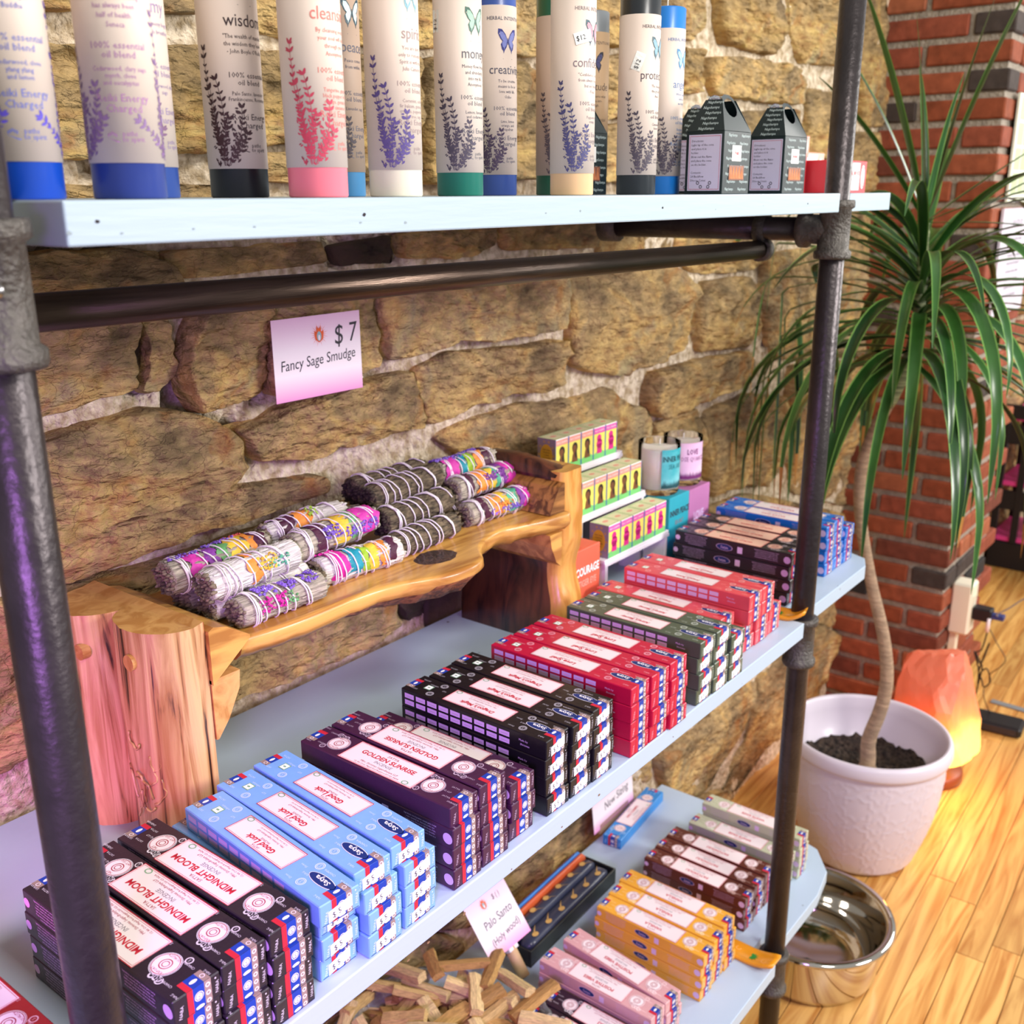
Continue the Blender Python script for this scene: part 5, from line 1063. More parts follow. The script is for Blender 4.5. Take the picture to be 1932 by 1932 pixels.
# ------------------------------------------------------------------ gable-topped carton boxes with handles
TGR = mat('carton_dark_green', '0b2024', .45, coat=.1); TIN = mat('carton_inside_grey', '7d7683', .6); CPT = mat('carton_print', 'c3d4d4', .4); LAVL = mat('carton_back_label', 'cfc6e0', .5); CONE = mat('incense_cones', 'c9784a', .7, var=.4, scale=60, bump=.4)
def carton(x, y, rz, label, tt):
    w_, d_, h_, hp = .071, .0505, .0720, .114
    root = empty('gable_carton', (x, y, .6477), rz); tag(root, label, 'carton', 'dark green gable cartons')
    mb = MB(); mb.bbox(0, w_, 0, d_, 0, h_, TGR, .0006); b_ = mb.build('carton_body', root)
    for xx, sg in ((0, 1), (w_, -1)):   # sloping end gables rise to the handle; then the roof panels with a cut-out grip
        mb = MB()
        top = [(xx + sg * .018, d_ * .28, hp - .006), (xx + sg * .018, d_ * .72, hp - .006)]
        vs = [(xx, 0, h_), (xx, d_, h_), top[1], top[0]]; vs2 = [(a + sg * .0006, b, c) for a, b, c in vs]
        mb.add(vs + vs2, [(0, 1, 2, 3), (7, 6, 5, 4), (0, 3, 7, 4), (1, 5, 6, 2), (3, 2, 6, 7)], TGR)
        mb.build('gable_end', root)
    for yy, sg in ((0, 1), (d_, -1)):
        mb = MB(); N_ = 12; apex = hp; ym = yy + sg * d_ * .36; out = [(0, h_), (w_, h_), (w_ - .016, apex - .012), (w_ - .022, apex - .003), (w_ - .030, apex), (.030, apex), (.022, apex - .003), (.016, apex - .012)]
        hole = [(w_ / 2 + .015 * cos(a), (h_ + apex) / 2 + .006 + .011 * sin(a)) for a in [2 * pi * i / 14 for i in range(14)]]
        tri = geometry.tessellate_polygon([[Vector((a, b, 0)) for a, b in out], [Vector((a, b, 0)) for a, b in reversed(hole)]])
        pts = out + list(reversed(hole)); fy = lambda z: yy + (ym - yy) * (z - h_) / (apex - h_)
        front = [(a, fy(b), b) for a, b in pts]; back = [(a, fy(b) + sg * .0006, b) for a, b in pts]; n_ = len(pts)
        mb.add(front, [tuple(t) for t in tri], TGR); mb.add(back, [tuple(reversed(t)) for t in tri], TIN); mb.build('roof_panel', root)
    p = MB(); F = lambda u, v: Vector((u, -.0002, v)); F2 = lambda u, v: Vector((u, -.0003, v)); Lf = lambda u, v: Vector((-.0002, d_ - u, v)); L2 = lambda u, v: Vector((-.0003, d_ - u, v))
    for k in range(8):
        for q in range(2): p.text('Nagchampa', .018 + q * .034 + (k % 2) * .004, .006 + k * .0088, .0048, CPT, F, shear=.2)
    for k in range(7): p.text('Nagchampa', .024 + (k % 2) * .004, h_ + .003 + k * .006, .0045, CPT, lambda u, v: Vector((( v - h_) * .47 - .0004, d_ * (.5) - (u - .024) , v)), shear=.2)
    p.build('carton_print', b_)
    p = MB(); p.rect(.004, d_ - .003, .004, h_ - .004, LAVL, L2); p.frame(.0055, d_ - .0045, .0055, h_ - .0055, .0004, RED, lambda u, v: Vector((-.0004, d_ - u, v)))
    for i, t in enumerate(['Directions:', 'Light tip of the cone', 'and place it in', 'holder.', 'Blow out the flame', 'and place the cone', 'on the holder.', '', 'Contents:', '24 Backflow', 'Dhoop Cones']): p.text(t, .0078, h_ - .011 - i * .0045, .0036, INK, lambda u, v: Vector((-.0004, d_ - u, v)), align='l')
    for u_, v_ in ((.018, .013), (.034, .013), (.022, .0085), (.032, .0085)): p.disc(u_, v_, .0021, INK, lambda u, v: Vector((-.0004, d_ - u, v)), 12, r0=.6)
    p.build('back_label', b_)
    p = MB(); p.rect(.022, .046, .038, .056, WHT, F2); p.text(tt, .034, .0475, .0062, RED, lambda u, v: Vector((u, -.0004, v)), bold=.03, sx=.8); p.text('dhoop cones', .034, .0425, .003, RED, lambda u, v: Vector((u, -.0004, v))); p.build('front_label', b_)
    mb = MB(); mb.box(.015, .055, -.0002, .0005, .016, .033, mat('window_film', '8a5a4a', .2, coat=.8)); 
    for k in range(5): mb.lathe([(.0045, 0), (.0012, .014)], CONE, 10, (.020 + k * .0074, -.0, .0175))
    mb.v = [(a, b * .15 - .0006 if b < .006 and b > -.006 else b, c) for a, b, c in mb.v]; mb.build('cone_window', b_)
    return root
carton(1.345, .030, 0, 'dark green gable carton nearest the right post', 'Incense')
carton(1.178, .032, 0, 'dark green gable carton between the bright blue candle and its twin', 'Fruits')
carton(1.290, .115, .05, 'dark green gable carton in the second row, only its roof edge and side showing', 'Amber')
carton(1.075, .175, 0, 'dark green gable carton behind the charcoal candle', 'Musk')
def soapbox(x0, y0, z0, w_, h_, col, t, label):
    m = mat('soap_' + col, col, .4, coat=.3); mb = MB(); mb.bbox(0, w_, 0, .065, 0, h_, m, .0007); r = mb.build('cone_carton', None, (x0, y0, z0)); tag(r, label, 'box', 'red and salmon cartons at the top shelf end')
    p = MB(); F = lambda u, v: Vector((u, -.0002, v)); F2 = lambda u, v: Vector((u, -.0003, v)); p.rect(w_ * .28, w_ * .78, .004, h_ - .003, PINKL, F); p.frame(w_ * .29, w_ * .77, .005, h_ - .004, .0005, RED, F2); p.text(t, w_ * .53, h_ * .62, h_ * .2, RED, F2, bold=.03, sx=.8); p.text('INCENSE', w_ * .53, h_ * .42, h_ * .12, GRY, F2)
    for u_ in (w_ * .18, w_ * .88): p.disc(u_, h_ / 2, .0085, PINKL, F, 18, ry=h_ * .38); p.disc(u_, h_ / 2, .007, RED, F2, 18, ry=h_ * .32, r0=.9)
    p.rect(.002, w_ * .12, h_ * .35, h_ * .75, STK, F2); p.build('box_print', r)
soapbox(1.580, .052, .6477, .128, .0475, 'd8343f', 'CELESTIAL MOOD', 'bright red carton reading CELESTIAL at the right end of the top shelf')
soapbox(1.448, .095, .6477, .125, .0520, 'c22430', 'CELESTIAL', 'deeper red carton just left of the right post, under the salmon one')
soapbox(1.470, .100, .7000, .120, .0300, 'f08a78', 'ROSE', 'salmon carton resting on the deeper red one behind the right post')
soapbox(1.600, .130, .6477, .125, .0620, 'f3a596', 'ROSE', 'pale salmon carton standing behind the bright red one')
# ------------------------------------------------------------------ lowest shelf: palo santo bowl, cards, fabric packs, holders
random.seed(21)
RIB = mat('ribbed_glass', 'eef2f6', .06, trans=.85, ior=1.45, bump=.0)
cx, cy, r1, zr = .925, .290, .175, .072
bowl = tag(empty('glass_bowl', (cx, cy, Z2 + .0004)), 'large ribbed glass bowl on the lowest shelf heaped with split wood sticks', 'bowl')
mb = MB(); n = 192; prof = [(.0005, 0, 0), (.09, 0, .2), (.115, .004, 1), (.145, .035, 1), (r1 - .006, zr - .006, 1), (r1, zr, .5), (r1 - .004, zr + .002, .2), (r1 - .012, zr - .004, .6), (.138, .036, 1), (.108, .009, 1), (.085, .006, .2), (.0005, .006, 0)]
vs = []; fs = []; k = len(prof)
for i in range(n):
    a = 2 * pi * i / n; oc = 1 + .035 * abs(sin(4 * a)) - .02
    for r_, z_, w_ in prof:
        q = r_ * oc + .0016 * w_ * (1 if i % 4 < 2 else -1); vs.append((q * cos(a), q * sin(a), z_))
for i in range(n):
    j = (i + 1) % n
    for q in range(k - 1): fs.append((i * k + q, j * k + q, j * k + q + 1, i * k + q + 1))
mb.add(vs, fs, RIB, True); mb.build('bowl_wall', bowl)
PALO = [mat('palo_santo_%d' % i, c, .7, var=.35, scale=30, stretch=(3, 14, 14), bump=.3, bscale=60, rnd=.15) for i, c in enumerate(('d6b274', 'e6c78e', 'bd9254'))]
pal = []
for i in range(6):
    L_ = random.uniform(.066, .094); mb = MB(); w_, h_ = random.uniform(.017, .027), random.uniform(.010, .015); nn = 5; vs = []
    for q in range(nn + 1):
        x = -L_ / 2 + L_ * q / nn; bend = .0007 * sin(q * 1.3 + i)
        for (a, b) in ((-.5, -.5), (.5, -.5), (.55, .35), (.1, .6), (-.5, .45)):
            vs.append((x, a * w_ * (1 + .2 * noise.noise(Vector((q, a * 3, i)))) + bend, b * h_ * (1 + .2 * noise.noise(Vector((q, b * 3, i + 9))))))
    fs = [(q * 5 + j, q * 5 + (j + 1) % 5, (q + 1) * 5 + (j + 1) % 5, (q + 1) * 5 + j) for q in range(nn) for j in range(5)] + [(4, 3, 2, 1, 0), tuple(nn * 5 + j for j in range(5))]
    mb.add(vs, fs, PALO[i % 3]); pal.append(mb.mesh('palo_stick'))
lvl = []
for k in range(150):
    a = random.uniform(0, 2 * pi); q = .135 * sqrt(random.random()); base = .012 + .095 * (1 - (q / .15) ** 2) * random.random() + .03 * (q / .14)
    x, y = cx + q * cos(a), cy + q * sin(a)
    if k > 138: a = radians(-60 + 18 * (k - 138)); x, y, base = cx + .155 * cos(a), cy + .155 * sin(a), .085
    o = link('palo_santo_stick', random.choice(pal), None, (x, y, Z2 + base + .004), (random.uniform(-.5, .5), random.uniform(-.35, .35), random.uniform(0, pi)))
    tag(o, 'split honey-coloured wood stick in the heap filling the glass bowl', 'wood stick', 'split wood sticks in the glass bowl')
PEG = mat('clothespin_wood', 'e0bd8c', .6, var=.15, scale=20)
c2 = card('price_card', .108, .105, [('$ ( )', .020, .088, .013, 0), ('Palo Santo', .004, .056, .0205, .06), ('(Holy wood)', .004, .027, .0175, .1)], 'white card reading Palo Santo (Holy wood) pegged beside the glass bowl', emb=(-.012, .086, .010))
c2.location = (1.175, .3565, Z2 + .0528); c2.rotation_euler = (-.67, 0, radians(-1))
peg = tag(empty('card_peg', (1.178, .3225, Z2 + .0090)), 'pale wooden peg stand holding up the Palo Santo card', 'peg'); peg.rotation_euler = (-.67, radians(3), 0)
mb = MB(); mb.tube([(0, .011, -.0), (0, .011, .060)], .0105, PEG, 20, smooth=True); mb.bbox(-.0125, .0125, .0008, .014, .048, .072, mat('peg_clip_white', 'e9e6ea', .4), .0015); mb.build('peg_body', peg)
c3 = card('price_card', .165, .085, [('New Sizing', .012, .045, .026, .06)], 'white handwritten card standing behind the single bright blue box'); c3.location = (1.668, .4605, Z2 + .012); c3.rotation_euler = (radians(-6), 0, radians(2))
mb = MB(); mb.bbox(-.06, .06, .0, .010, -.0112, .012, PEG, .001); mb.build('card_foot', c3)
# black tray with plastic-wrapped cloth packs
tray = tag(empty('black_tray', (1.345, .385, Z2 + .0004), radians(2)), 'long black open tray holding plastic-wrapped cloth packs', 'tray')
BLK = mat('black_plastic', '1f2422', .35); mb = MB(); mb.bbox(-.145, .145, -.045, .045, 0, .004, BLK, .001); mb.build('tray_base', tray)
for nm_, a in (('front', (-.145, .145, -.045, -.041)), ('back', (-.145, .145, .041, .045)), ('end', (-.145, -.141, -.041, .041)), ('end', (.141, .145, -.041, .041))):
    mb = MB(); mb.bbox(a[0], a[1], a[2], a[3], .004, .034, BLK, .0008); mb.build('tray_wall', tray)
FILM = mat('clear_film', 'ffffff', .08, trans=1.0, ior=1.12)
def pack(y, z, w_, h_, L_, m, motif, label, rx=0, mirror=1):
    r = empty('cloth_pack', (1.345, .385 + y, Z2 + z), radians(2)); tag(r, label, 'cloth pack', 'plastic-wrapped cloth packs in the black tray')
    mb = MB(); nx, na = 24, 16; vs = []; fs = []
    for i in range(nx + 1):
        x = -L_ / 2 + L_ * i / nx; e_ = min(1, (1 - abs(2 * i / nx - 1)) * 6 + .55)
        for j in range(na):
            a = 2 * pi * j / na; c_ = abs(cos(a)) ** .6 * (1 if cos(a) > 0 else -1); s_ = abs(sin(a)) ** .6 * (1 if sin(a) > 0 else -1)
            vs.append((x, w_ / 2 * c_ * e_ + .0008 * noise.noise(Vector((x * 40, a, y * 90))), h_ / 2 + h_ / 2 * s_ * e_ + .0008 * noise.noise(Vector((x * 50, a * 2, 3)))))
    for i in range(nx):
        for j in range(na): fs.append((i * na + j, i * na + (j + 1) % na, (i + 1) * na + (j + 1) % na, (i + 1) * na + j))
    fs += [tuple(reversed(range(na))), tuple(range(nx * na, (nx + 1) * na))]; mb.add(vs, fs, m, True); mb.build('folded_cloth', r)
    if motif:
        p = MB(); gold = mat('motif_gold', 'c9a35c', .5)
        for k in range(6):
            x = -L_ / 2 + .03 + k * (L_ - .06) / 5; mp = lambda u, v: Vector((u, v, h_ + .0007))
            p.disc(x, -.004 * mirror, .0075, gold, mp, 8, ry=.0055); p.flat([(x + .004, -.003), (x + .006, .001), (x + .020, .011 * mirror), (x + .003, .002)], [(0, 1, 2, 3)], gold, mp)
        p.build('gold_motif', r)
    return r
NV = mat('cloth_navy', '2a3147', .55, coat=.6); pack(-.024, .005, .031, .034, .272, NV, True, 'navy cloth pack with gold motifs, nearest the front of the tray'); pack(.004, .005, .026, .040, .270, NV, True, 'navy cloth pack with gold motifs, second row of the tray', mirror=-1)
pack(.0225, .005, .010, .047, .272, mat('cloth_orange', 'cf5c2c', .5, coat=.6), False, 'thin orange cloth pack behind the navy ones'); pack(.0305, .005, .0075, .049, .268, mat('cloth_blue', '2f78c4', .5, coat=.6), False, 'thin blue cloth pack behind the orange one'); pack(.0375, .005, .006, .044, .262, mat('cloth_rust', '8c4a40', .5, coat=.6), False, 'thin rust-brown cloth pack at the back of the tray')
# painted wooden incense holders
HO = mat('holder_orange', 'f0a01c', .35, coat=.6, var=.15, scale=25); HG = mat('holder_leaf_green', '2f8f3c', .5); HP = mat('holder_swirl', 'f4c27a', .5)
def holder(a, b, label):
    a = Vector(a); b = Vector(b); d = b - a; L_ = d.length; r = empty('incense_holder', b, atan2(-d.x, d.y) + pi); tag(r, label, 'incense holder')
    mb = MB(); ns = 20; vs = []; fs = []
    for i in range(ns + 1):
        t = i / ns; y = L_ * t; z = .014 * max(0, (.22 - t) / .22) ** 1.5; w_ = .021 * (1 if t > .08 else .82 + .18 * sqrt(t / .08))
        for x, h in ((-w_, .0055), (-w_ * .86, .0068), (-w_ * .6, .0035), (w_ * .6, .0035), (w_ * .86, .0068), (w_, .0055), (w_, 0), (-w_, 0)): vs.append((x, y, z + h))
    for i in range(ns):
        for j in range(8): fs.append((i * 8 + j, i * 8 + (j + 1) % 8, (i + 1) * 8 + (j + 1) % 8, (i + 1) * 8 + j))
    fs += [tuple(reversed(range(8))), tuple(range(ns * 8, ns * 8 + 8))]; mb.add(vs, fs, HO, True); mb.build('holder_board', r)
    p = MB(); mp = lambda u, v: Vector((u, v, .0042 + .014 * max(0, (.22 - v / L_) / .22) ** 1.5))
    for k in range(7):
        an = pi * (k / 6) ; l_ = .013 * (.7 + .3 * sin(an)); c_, s_ = cos(an), sin(an); u0, v0 = 0, .047
        p.flat([(u0, v0), (u0 + l_ * .5 * c_ + .0022 * s_, v0 - l_ * .5 * s_ + .0022 * c_), (u0 + l_ * c_, v0 - l_ * s_), (u0 + l_ * .5 * c_ - .0022 * s_, v0 - l_ * .5 * s_ - .0022 * c_)], [(0, 1, 2, 3)], HG, mp)
    for u0, v0 in ((-.005, .022), (.005, .075), (-.005, .095), (.004, .12)): p.disc(u0, v0, .005, HP, mp, 16, r0=.8, a0=.5, a1=5)
    p.build('painted_leaf', r)
holder((1.462, .125, .0004), (1.489, .004, .0004), 'orange painted incense holder with a green leaf, on the middle shelf by the right post')
holder((1.466, .21, Z2 + .0004), (1.461, -.006, Z2 + .0004), 'orange painted incense holder with a green leaf, on the lowest shelf by the post')

# ------------------------------------------------------------------ potted dracaena
pot = tag(empty('potted_dracaena', (2.335, .150, FLZ)), 'tall dracaena with a bent bare trunk in an embossed white pot', 'potted plant')
POTM = mat('pot_lilac_white', 'd9d0dc', .42, coat=.15); SOIL = mat('potting_soil', '1c1512', .95, scale=90, col2='54453a', bump=1, bscale=160)
Hp, RT, RB = .335, .196, .128
mb = MB(); n, m_ = 288, 72; vs = []; fs = []
def pr(t): return RB + (RT - .012 - RB) * (t ** .62) if t < 1 else RT
for j in range(m_ + 1):
    t = j / m_; z = .295 * t; rr = RB + (RT - .010 - RB) * (1 - (1 - t) ** 2.1); rr = rr - .012 * max(0, 1 - t / .05) ** 2
    for i in range(n):
        a = 2 * pi * i / n; u = a * 6 / (2 * pi) * 2; v = t * 3.4; em = 0
        if .04 < t < .965:
            fu, fv = (u % 1) - .5, (v % 1) - .5; d1 = abs(sqrt(fu * fu + fv * fv) - .36 - .05 * cos(8 * atan2(fv, fu))); fu2, fv2 = ((u + .5) % 1) - .5, ((v + .5) % 1) - .5; d2 = abs(sqrt(fu2 * fu2 + fv2 * fv2) - .20 - .05 * cos(4 * atan2(fv2, fu2)))
            em = max(0, 1 - d1 / .035) * .7 + max(0, 1 - d2 / .035) * .7
        q = rr + .0024 * min(1, em); vs.append((q * cos(a), q * sin(a), z))
for j in range(m_):
    for i in range(n): fs.append((j * n + i, j * n + (i + 1) % n, (j + 1) * n + (i + 1) % n, (j + 1) * n + i))
mb.add(vs, fs, POTM, True)
mb.lathe([(.0005, 0), (RB - .012, 0)], POTM, 64); mb.lathe([(RT - .010, .295), (RT - .001, .299), (RT + .002, .308), (RT, .326), (RT - .005, Hp), (RT - .012, Hp), (RT - .016, .328), (RT - .020, .30), (RT - .034, .21), (.0005, .205)], POTM, 96)
mb.build('pot', pot)
mb = MB(); nr = 44; na = 128; vs = [(0, 0, .232)]; fs = []
for i in range(1, nr + 1):
    for j in range(na):
        q = (RT - .028) * i / nr; a = 2 * pi * j / na; vs.append((q * cos(a), q * sin(a), .228 + .014 * fbm((q * cos(a), q * sin(a), 0), 30, 4) + .006 * noise.noise(Vector((q * cos(a) * 90, q * sin(a) * 90, 0)))))
fs += [(0, 1 + j, 1 + (j + 1) % na) for j in range(na)]
for i in range(nr - 1):
    for j in range(na): fs.append((1 + i * na + j, 1 + (i + 1) * na + j, 1 + (i + 1) * na + (j + 1) % na, 1 + i * na + (j + 1) % na))
mb.add(vs, fs, SOIL, True); o = mb.build('soil', pot); o['kind'] = 'stuff'
TRK = mat('dracaena_bark', 'c0a184', .8, var=.35, scale=22, stretch=(1, 1, 6), bump=.6, bscale=60, detail=6); SCAR = mat('leaf_scar_stem', 'a9b184', .6, col2='4c5638', scale=18, stretch=(.3, .3, 8))
TP = [(.143, -.735), (.144, -.69), (.146, -.638), (.126, -.55), (.120, -.466), (.139, -.361), (.184, -.223), (.222, -.073), (.229, .041), (.202, .145), (.160, .25), (.139, .36), (.138, .432), (.1425, .52), (.146, .585)]
tp = []
for i in range(len(TP) - 1):
    for q in range(5):
        t = q / 5; p0, p1, p2, p3 = [Vector((0, *TP[max(0, min(len(TP) - 1, i + k_))])) for k_ in (-1, 0, 1, 2)]
        tp.append(.5 * ((2 * p1) + (p2 - p0) * t + (2 * p0 - 5 * p1 + 4 * p2 - p3) * t * t + (-p0 + 3 * p1 - 3 * p2 + p3) * t ** 3))
tp.append(Vector((0, *TP[-1])))
loc = lambda p: Vector((p.x, p.y - .150, p.z - FLZ))
lowp = [p for p in tp if p.z < .22]; upp = [p for p in tp if p.z > .17]
mb = MB(); mb.tube([loc(p) for p in lowp], .015, TRK, 18, rs=[.030 if i < 2 else (.024 if i < 3 else max(.0135, .0195 - .0002 * i)) for i in range(len(lowp))]); mb.build('trunk', pot)
mb = MB(); mb.tube([loc(p) for p in upp], .011, SCAR, 14, rs=[.0135 - .004 * i / len(upp) + .0012 * (i % 2) for i in range(len(upp))]); mb.build('leafy_stem', pot)
LG = [mat('dracaena_leaf_%d' % i, c, .33, var=.35, scale=9, stretch=(1, 1, 1), coat=.25) for i, c in enumerate(('1f4a1a', '2b5c24', '143814', '38692a'))]; LTIP = mat('leaf_tip_brown', 'b8803c', .6); LDRY = mat('leaf_margin_pale', '6f9a4a', .4)
def leaf(base, az, e0, L_, droop, w_, m, tipbrown=False):
    n_ = 16; p = Vector(base); e_ = e0; vs = []; fs = []; tw = random.uniform(-.5, .5); ds = L_ / n_; rw = Vector((-sin(az), cos(az), 0))
    for i in range(n_ + 1):
        t = i / n_; ww = w_ * (min(1, .45 + 2.2 * t)) * (1 - t ** 3.2) ** .9 + .0006; d = Vector((cos(az) * cos(e_), sin(az) * cos(e_), sin(e_))); nn = rw.cross(d)
        r2 = (rw * cos(tw * t) + nn * sin(tw * t)); n2 = r2.cross(d).normalized()
        q = Vector(p)
        if q.y + .150 > .430: q.y = .280 - .0 - (q.y - .280) * .1
        vs += [q - r2 * ww - n2 * ww * .25, q - r2 * ww * .8 - n2 * ww * .2, q, q + r2 * ww * .8 - n2 * ww * .2, q + r2 * ww - n2 * ww * .25]
        p = p + d * ds; e_ = max(-pi / 2 - .02, e_ - droop * ds / L_ * (.5 + 1.2 * t) * (1 if e_ > -1.45 else .1))
    for i in range(n_):
        for j in range(4): fs.append((i * 5 + j, i * 5 + j + 1, i * 5 + j + 6, i * 5 + j + 5))
    mb = MB(); mb.add(vs, fs, m, True); a_ = mb.mi(LDRY); b_ = mb.mi(LTIP)
    for q, fc in enumerate(mb.f):
        if q % 4 in (0, 3): mb.m[q] = a_
        if tipbrown and q // 4 >= n_ - 2: mb.m[q] = b_
    mb.build('leaf', pot)
random.seed(5)
topz = .585
def sp(z):
    b = min(tp, key=lambda p: abs(p.z - z)); return loc(b)
rt = atan2(-.788, .616)   # direction that shows as rightwards in the photograph
for az, e0, L_, dr, w_ in ((rt, 1.28, .52, .12, .011), (rt + .3, 1.36, .46, .10, .007), (rt + pi, 1.45, .42, .08, .0065), (rt + pi + .2, 1.24, .50, .16, .010), (rt + pi - .5, 1.16, .45, .3, .009), (rt + 1.6, 1.35, .34, .3, .008), (rt - 1.4, 1.4, .30, .3, .008),
                        (rt + .1, .62, .42, .15, .009), (rt - .2, .45, .36, 1.2, .009), (rt + pi + .3, .9, .40, .3, .009), (rt + pi, .15, .50, .25, .007), (rt, .02, .50, .45, .008)):
    leaf(sp(topz), az, e0, L_, dr, w_, random.choice(LG[1:]))
NL = 112
for k in range(NL):
    t = k / NL; z = topz - .05 - .25 * t ** .8; az = k * 2.399 + random.uniform(-.3, .3)
    e0 = .85 - 1.0 * t + random.uniform(-.15, .15); L_ = random.uniform(.50, .74) * (.85 if t < .3 else 1.0); dr = random.uniform(1.1, 1.9) if t < .3 else random.uniform(1.7, 2.6)
    leaf(sp(z), az, e0, L_, dr, random.uniform(.0100, .0145), random.choice(LG), random.random() < .25)

# ------------------------------------------------------------------ salt lamp
lamp = tag(empty('salt_lamp', (2.80, .115, FLZ)), 'glowing orange rock salt lamp on a small wooden base beside the pot', 'salt lamp')
SALT = bpy.data.materials.new('glowing_salt'); SALT.use_nodes = True; nt = SALT.node_tree; N = nt.nodes; L = nt.links; b = N['Principled BSDF']
b.inputs['Base Color'].default_value = lin('e28468'); b.inputs['Roughness'].default_value = .35; b.inputs['Subsurface Weight'].default_value = .3; b.inputs['Subsurface Radius'].default_value = (.05, .015, .006); b.inputs['Subsurface Scale'].default_value = .6
tc = N.new('ShaderNodeTexCoord'); nz = N.new('ShaderNodeTexNoise'); nz.inputs['Scale'].default_value = 11; nz.inputs['Detail'].default_value = 4; L.new(tc.outputs['Object'], nz.inputs['Vector'])
vd = N.new('ShaderNodeVectorMath'); vd.operation = 'DISTANCE'; vd.inputs[1].default_value = (-.03, -.07, .08); L.new(tc.outputs['Object'], vd.inputs[0])
fo = N.new('ShaderNodeMapRange'); fo.inputs[1].default_value = .04; fo.inputs[2].default_value = .24; fo.inputs[3].default_value = 1; fo.inputs[4].default_value = 0; L.new(vd.outputs['Value'], fo.inputs[0])
mu = N.new('ShaderNodeMath'); mu.operation = 'MULTIPLY_ADD'; mu.inputs[1].default_value = .62; L.new(nz.outputs['Fac'], mu.inputs[0]); L.new(fo.outputs[0], mu.inputs[2])
cr = N.new('ShaderNodeValToRGB'); e = cr.color_ramp.elements; e[0].position = .18; e[0].color = lin('8a1c08'); e[1].position = 1.2 if 0 else 1.0; e[1].color = lin('ffdc60'); q = e.new(.42); q.color = lin('d83408'); q = e.new(.72); q.color = lin('ff7a14')
L.new(mu.outputs[0], cr.inputs[0]); L.new(cr.outputs[0], b.inputs['Emission Color']); es = N.new('ShaderNodeMath'); es.operation = 'MULTIPLY_ADD'; es.inputs[1].default_value = 1.5; es.inputs[2].default_value = .22; L.new(fo.outputs[0], es.inputs[0]); L.new(es.outputs[0], b.inputs['Emission Strength'])
bm = bmesh.new(); bmesh.ops.create_icosphere(bm, subdivisions=4, radius=1)
random.seed(9); pls = [(Vector((random.gauss(0, 1), random.gauss(0, 1), random.gauss(0, 1))).normalized(), random.uniform(.72, .95)) for _ in range(26)]
for v in bm.verts:
    p = v.co.copy()
    for nn, dd in pls:
        q = p.dot(nn)
        if q > dd: p -= nn * (q - dd)
    t = (p.z + 1) / 2; wv = 1.08 - .42 * t ** 1.5
    v.co = Vector((p.x * .140 * wv + .005 * noise.noise(p * 3), p.y * .150 * wv + .010 * (t - .5) + .006 * noise.noise(p * 4), (.030 + t * .405) + .004 * noise.noise(p * 7)))
me = bpy.data.meshes.new('salt_rock'); bm.to_mesh(me); bm.free(); me.materials.append(SALT); link('salt_rock', me, lamp)
mb = MB(); mb.lathe([(.0005, 0), (.088, 0), (.092, .004), (.092, .026), (.085, .034), (.0005, .034)], mat('lamp_base_wood', '7a3f20', .4), 40); mb.build('lamp_base', lamp)
pl_ = bpy.data.lights.new('lamp_glow', 'POINT'); pl_.energy = 2.4; pl_.color = (1, .36, .08); pl_.shadow_soft_size = .08; plo = bpy.data.objects.new('lamp_glow', pl_); COL.objects.link(plo); plo.location = (2.70, .02, FLZ + .16)
# ------------------------------------------------------------------ steel bowl
CHR = mat('polished_steel', 'd2ccc4', .07, 1.0)
sb = tag(empty('steel_bowl', (1.862, .082, FLZ)), 'polished steel feeding bowl on the floor under the lowest shelf', 'bowl')
mb = MB(); mb.lathe([(.0005, .001), (.128, .001), (.134, .004), (.142, .02), (.152, .115), (.153, .122), (.158, .127), (.167, .128), (.170, .124), (.171, .128), (.168, .133), (.158, .134), (.150, .128), (.138, .06), (.124, .026), (.095, .014), (.0005, .012)], CHR, 96); mb.build('bowl_shell', sb)
# ------------------------------------------------------------------ outlet, charger, cables, power brick, strips
IV = mat('ivory_plastic', 'f1e9d2', .4); mb = MB(); mb.bbox(3.080, 3.150, PY - .056, PY + .002, -.622, -.462, IV, .006); mb.bbox(3.106, 3.130, PY - .022, PY + .002, FLZ, -.620, IV, .003); ob = mb.build('outlet_box'); tag(ob, 'ivory surface-mounted outlet box with conduit on the brick pier', 'outlet')
mb = MB(); mb.box(3.094, 3.136, PY - .0575, PY - .0555, -.60, -.50, mat('outlet_face', 'dcd4bd', .5)); mb.build('outlet_face', ob)
BK = mat('black_gadget', '1c1a1e', .4); mb = MB(); mb.bbox(3.095, 3.135, PY - .112, PY - .058, -.572, -.532, BK, .004); ch = mb.build('usb_charger'); tag(ch, 'black charger plugged into the ivory outlet box', 'charger')
mb = MB(); mb.bbox(3.102, 3.128, PY - .145, PY - .110, -.560, -.545, mat('plug_blue', '2c3a78', .4), .002); pg = mb.build('cable_plug', ch)
P0 = Vector((3.115, .045, -.555))
def cable(pts, r_, m, label, name='charging_cable'):
    ps = [Vector(p) for p in pts]; out = []
    for i in range(len(ps) - 1):
        for q in range(8):
            t = q / 8; p0, p1, p2, p3 = [ps[max(0, min(len(ps) - 1, i + k_))] for k_ in (-1, 0, 1, 2)]
            out.append(.5 * ((2 * p1) + (p2 - p0) * t + (2 * p0 - 5 * p1 + 4 * p2 - p3) * t * t + (-p0 + 3 * p1 - 3 * p2 + p3) * t ** 3))
    out.append(ps[-1]); mb = MB(); mb.tube(out, r_, m, 6); o = mb.build(name); tag(o, label, 'cable'); return o
CB = mat('cable_black', '2c2420', .5); yx = lambda px, py, x=3.10: tuple(at(px, py, 0, x))
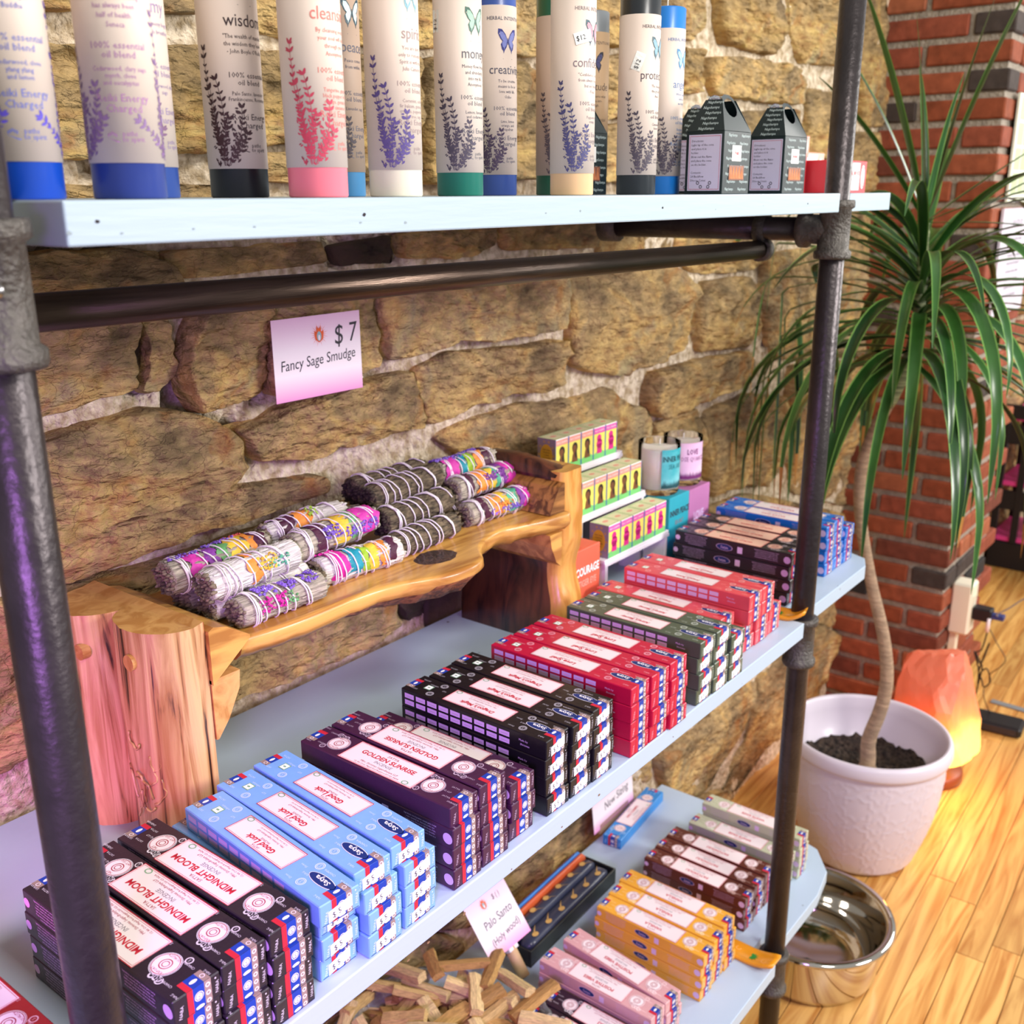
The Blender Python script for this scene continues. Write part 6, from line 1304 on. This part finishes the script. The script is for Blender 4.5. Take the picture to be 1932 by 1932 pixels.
c_ = cable([yx(1862, 1168), yx(1863, 1190), yx(1852, 1225), yx(1842, 1232), yx(1853, 1258), yx(1846, 1285), yx(1848, 1262), yx(1862, 1224), yx(1866, 1215), yx(1850, 1252), yx(1838, 1228), yx(1846, 1262), yx(1845, 1290), yx(1850, 1270), yx(1862, 1262), yx(1868, 1285), yx(1856, 1296), yx(1848, 1282), (3.14, .09, FLZ + .004), (3.17, .06, FLZ + .004)], .0022, CB, 'black looped and tied charging cable hanging below the outlet')
mb = MB(); mb.tube([yx(1866, 1166), yx(1862, 1192)], .006, mat('plug_white', 'efe2e6', .4), 10); mb.build('white_plug', c_)
cable([yx(1868, 1188), yx(1880, 1212), yx(1897, 1243), yx(1888, 1258), yx(1868, 1272), yx(1866, 1290), yx(1856, 1300), yx(1858, 1322), tuple(at(1869, 1346, 2, FLZ + .02))], .0017, mat('cable_brown', '6a5638', .5), 'thin brown cable looping out to the black power unit')
cable([(3.115, .036, -.552), yx(1880, 1160), yx(1900, 1150), yx(1932, 1130), yx(1965, 1116)], .0022, mat('cable_grey', '8a8a94', .5), 'grey cable running off to the right from the outlet')
mb = MB(); mb.bbox(-.045, .045, -.075, .075, 0, .034, BK, .008); pw = mb.build('power_unit', None, (3.205, .030, FLZ), (0, 0, radians(4))); tag(pw, 'flat black power unit lying on the floor beside the salt lamp', 'power unit')
mb = MB(); mb.bbox(-.047, -.0440, -.060, .060, .006, .028, mat('gadget_panel', '2c2730', .3), .001); mb.build('front_panel', pw)
GS = mat('grey_floor_strip', '9aa0a4', .35, .4)
for i, xx in enumerate((3.286, 3.375)):
    mb = MB(); mb.bbox(-.013, .013, -1.3, .09, 0, .005, GS, .0015); o = mb.build('floor_strip', None, (xx, 0, FLZ), (0, 0, radians(-3))); tag(o, ['grey metal floor strip nearest the black power unit', 'grey metal floor strip farther from the power unit'][i], 'floor strip')
# ------------------------------------------------------------------ posters on the pier
mb = MB(); mb.box(3.090, 3.395, PY - .010, PY - .004, .620, .893, mat('poster_cream', 'e9ecd8', .5)); po = mb.build('calendar_poster'); tag(po, 'pale poster with a window-pane grid, upper one on the brick pier', 'poster')
p = MB(); mp = lambda u, v: Vector((3.090 + u, PY - .0103, .620 + v)); gp = mat('poster_green', 'b9c89a', .5)
for i in range(4):
    for j in range(4): p.rect(.02 + i * .068, .078 + i * .068, .02 + j * .063, .075 + j * .063, gp, mp)
p.build('grid_print', po)
mb = MB(); mb.box(3.068, 3.395, PY - .012, PY - .005, .318, .604, mat('poster_lilac', 'dcd4e2', .5)); po = mb.build('notice_poster'); tag(po, 'white notice with lines of small text, lower one on the brick pier', 'poster')
p = MB(); mp = lambda u, v: Vector((3.068 + u, PY - .0123, .318 + v)); gq = mat('poster_text_grey', '6c6478', .5)
p.text('NOTICE', .16, .245, .030, gq, mp)
for j in range(8): p.text('please ask us for help with' if j % 2 else 'any item on these shelves', .16, .205 - j * .022, .013, gq, mp)
p.build('notice_text', po)
# ------------------------------------------------------------------ black rack with pink shelves, far right
RK = mat('rack_black', '17141a', .45); RP = mat('rack_pink', 'e0408f', .5)
rk = tag(empty('black_rack', (4.74, .2, FLZ)), 'black slatted rack with bright pink shelves against the far wall', 'rack')
mb = MB(); mb.bbox(0, .36, -.9, .262, .0, .12, RK, .004); mb.build('plinth', rk)
for zz in (.125, .375, .662):
    mb = MB(); mb.bbox(.004, .36, -.9, .258, zz, zz + .02, RP, .002); mb.build('pink_shelf', rk)
for zz in (.30, .59, .70):
    mb = MB(); mb.bbox(-.004, .014, -.9, .262, zz - .03, zz + (.055 if zz < .7 else .03), RK, .002); mb.build('rail', rk)
for k in range(9):
    mb = MB(); mb.bbox(-.006, .012, .262 - .028 - k * .085, .262 - k * .085, .12, .70, RK, .002); mb.build('slat', rk)
mb = MB(); mb.bbox(.345, .36, -.9, .262, .12, .70, RK, .002) if False else mb.bbox(.34, .36, .235, .262, .12, .70, RK, .002); mb.build('rear_upright', rk)
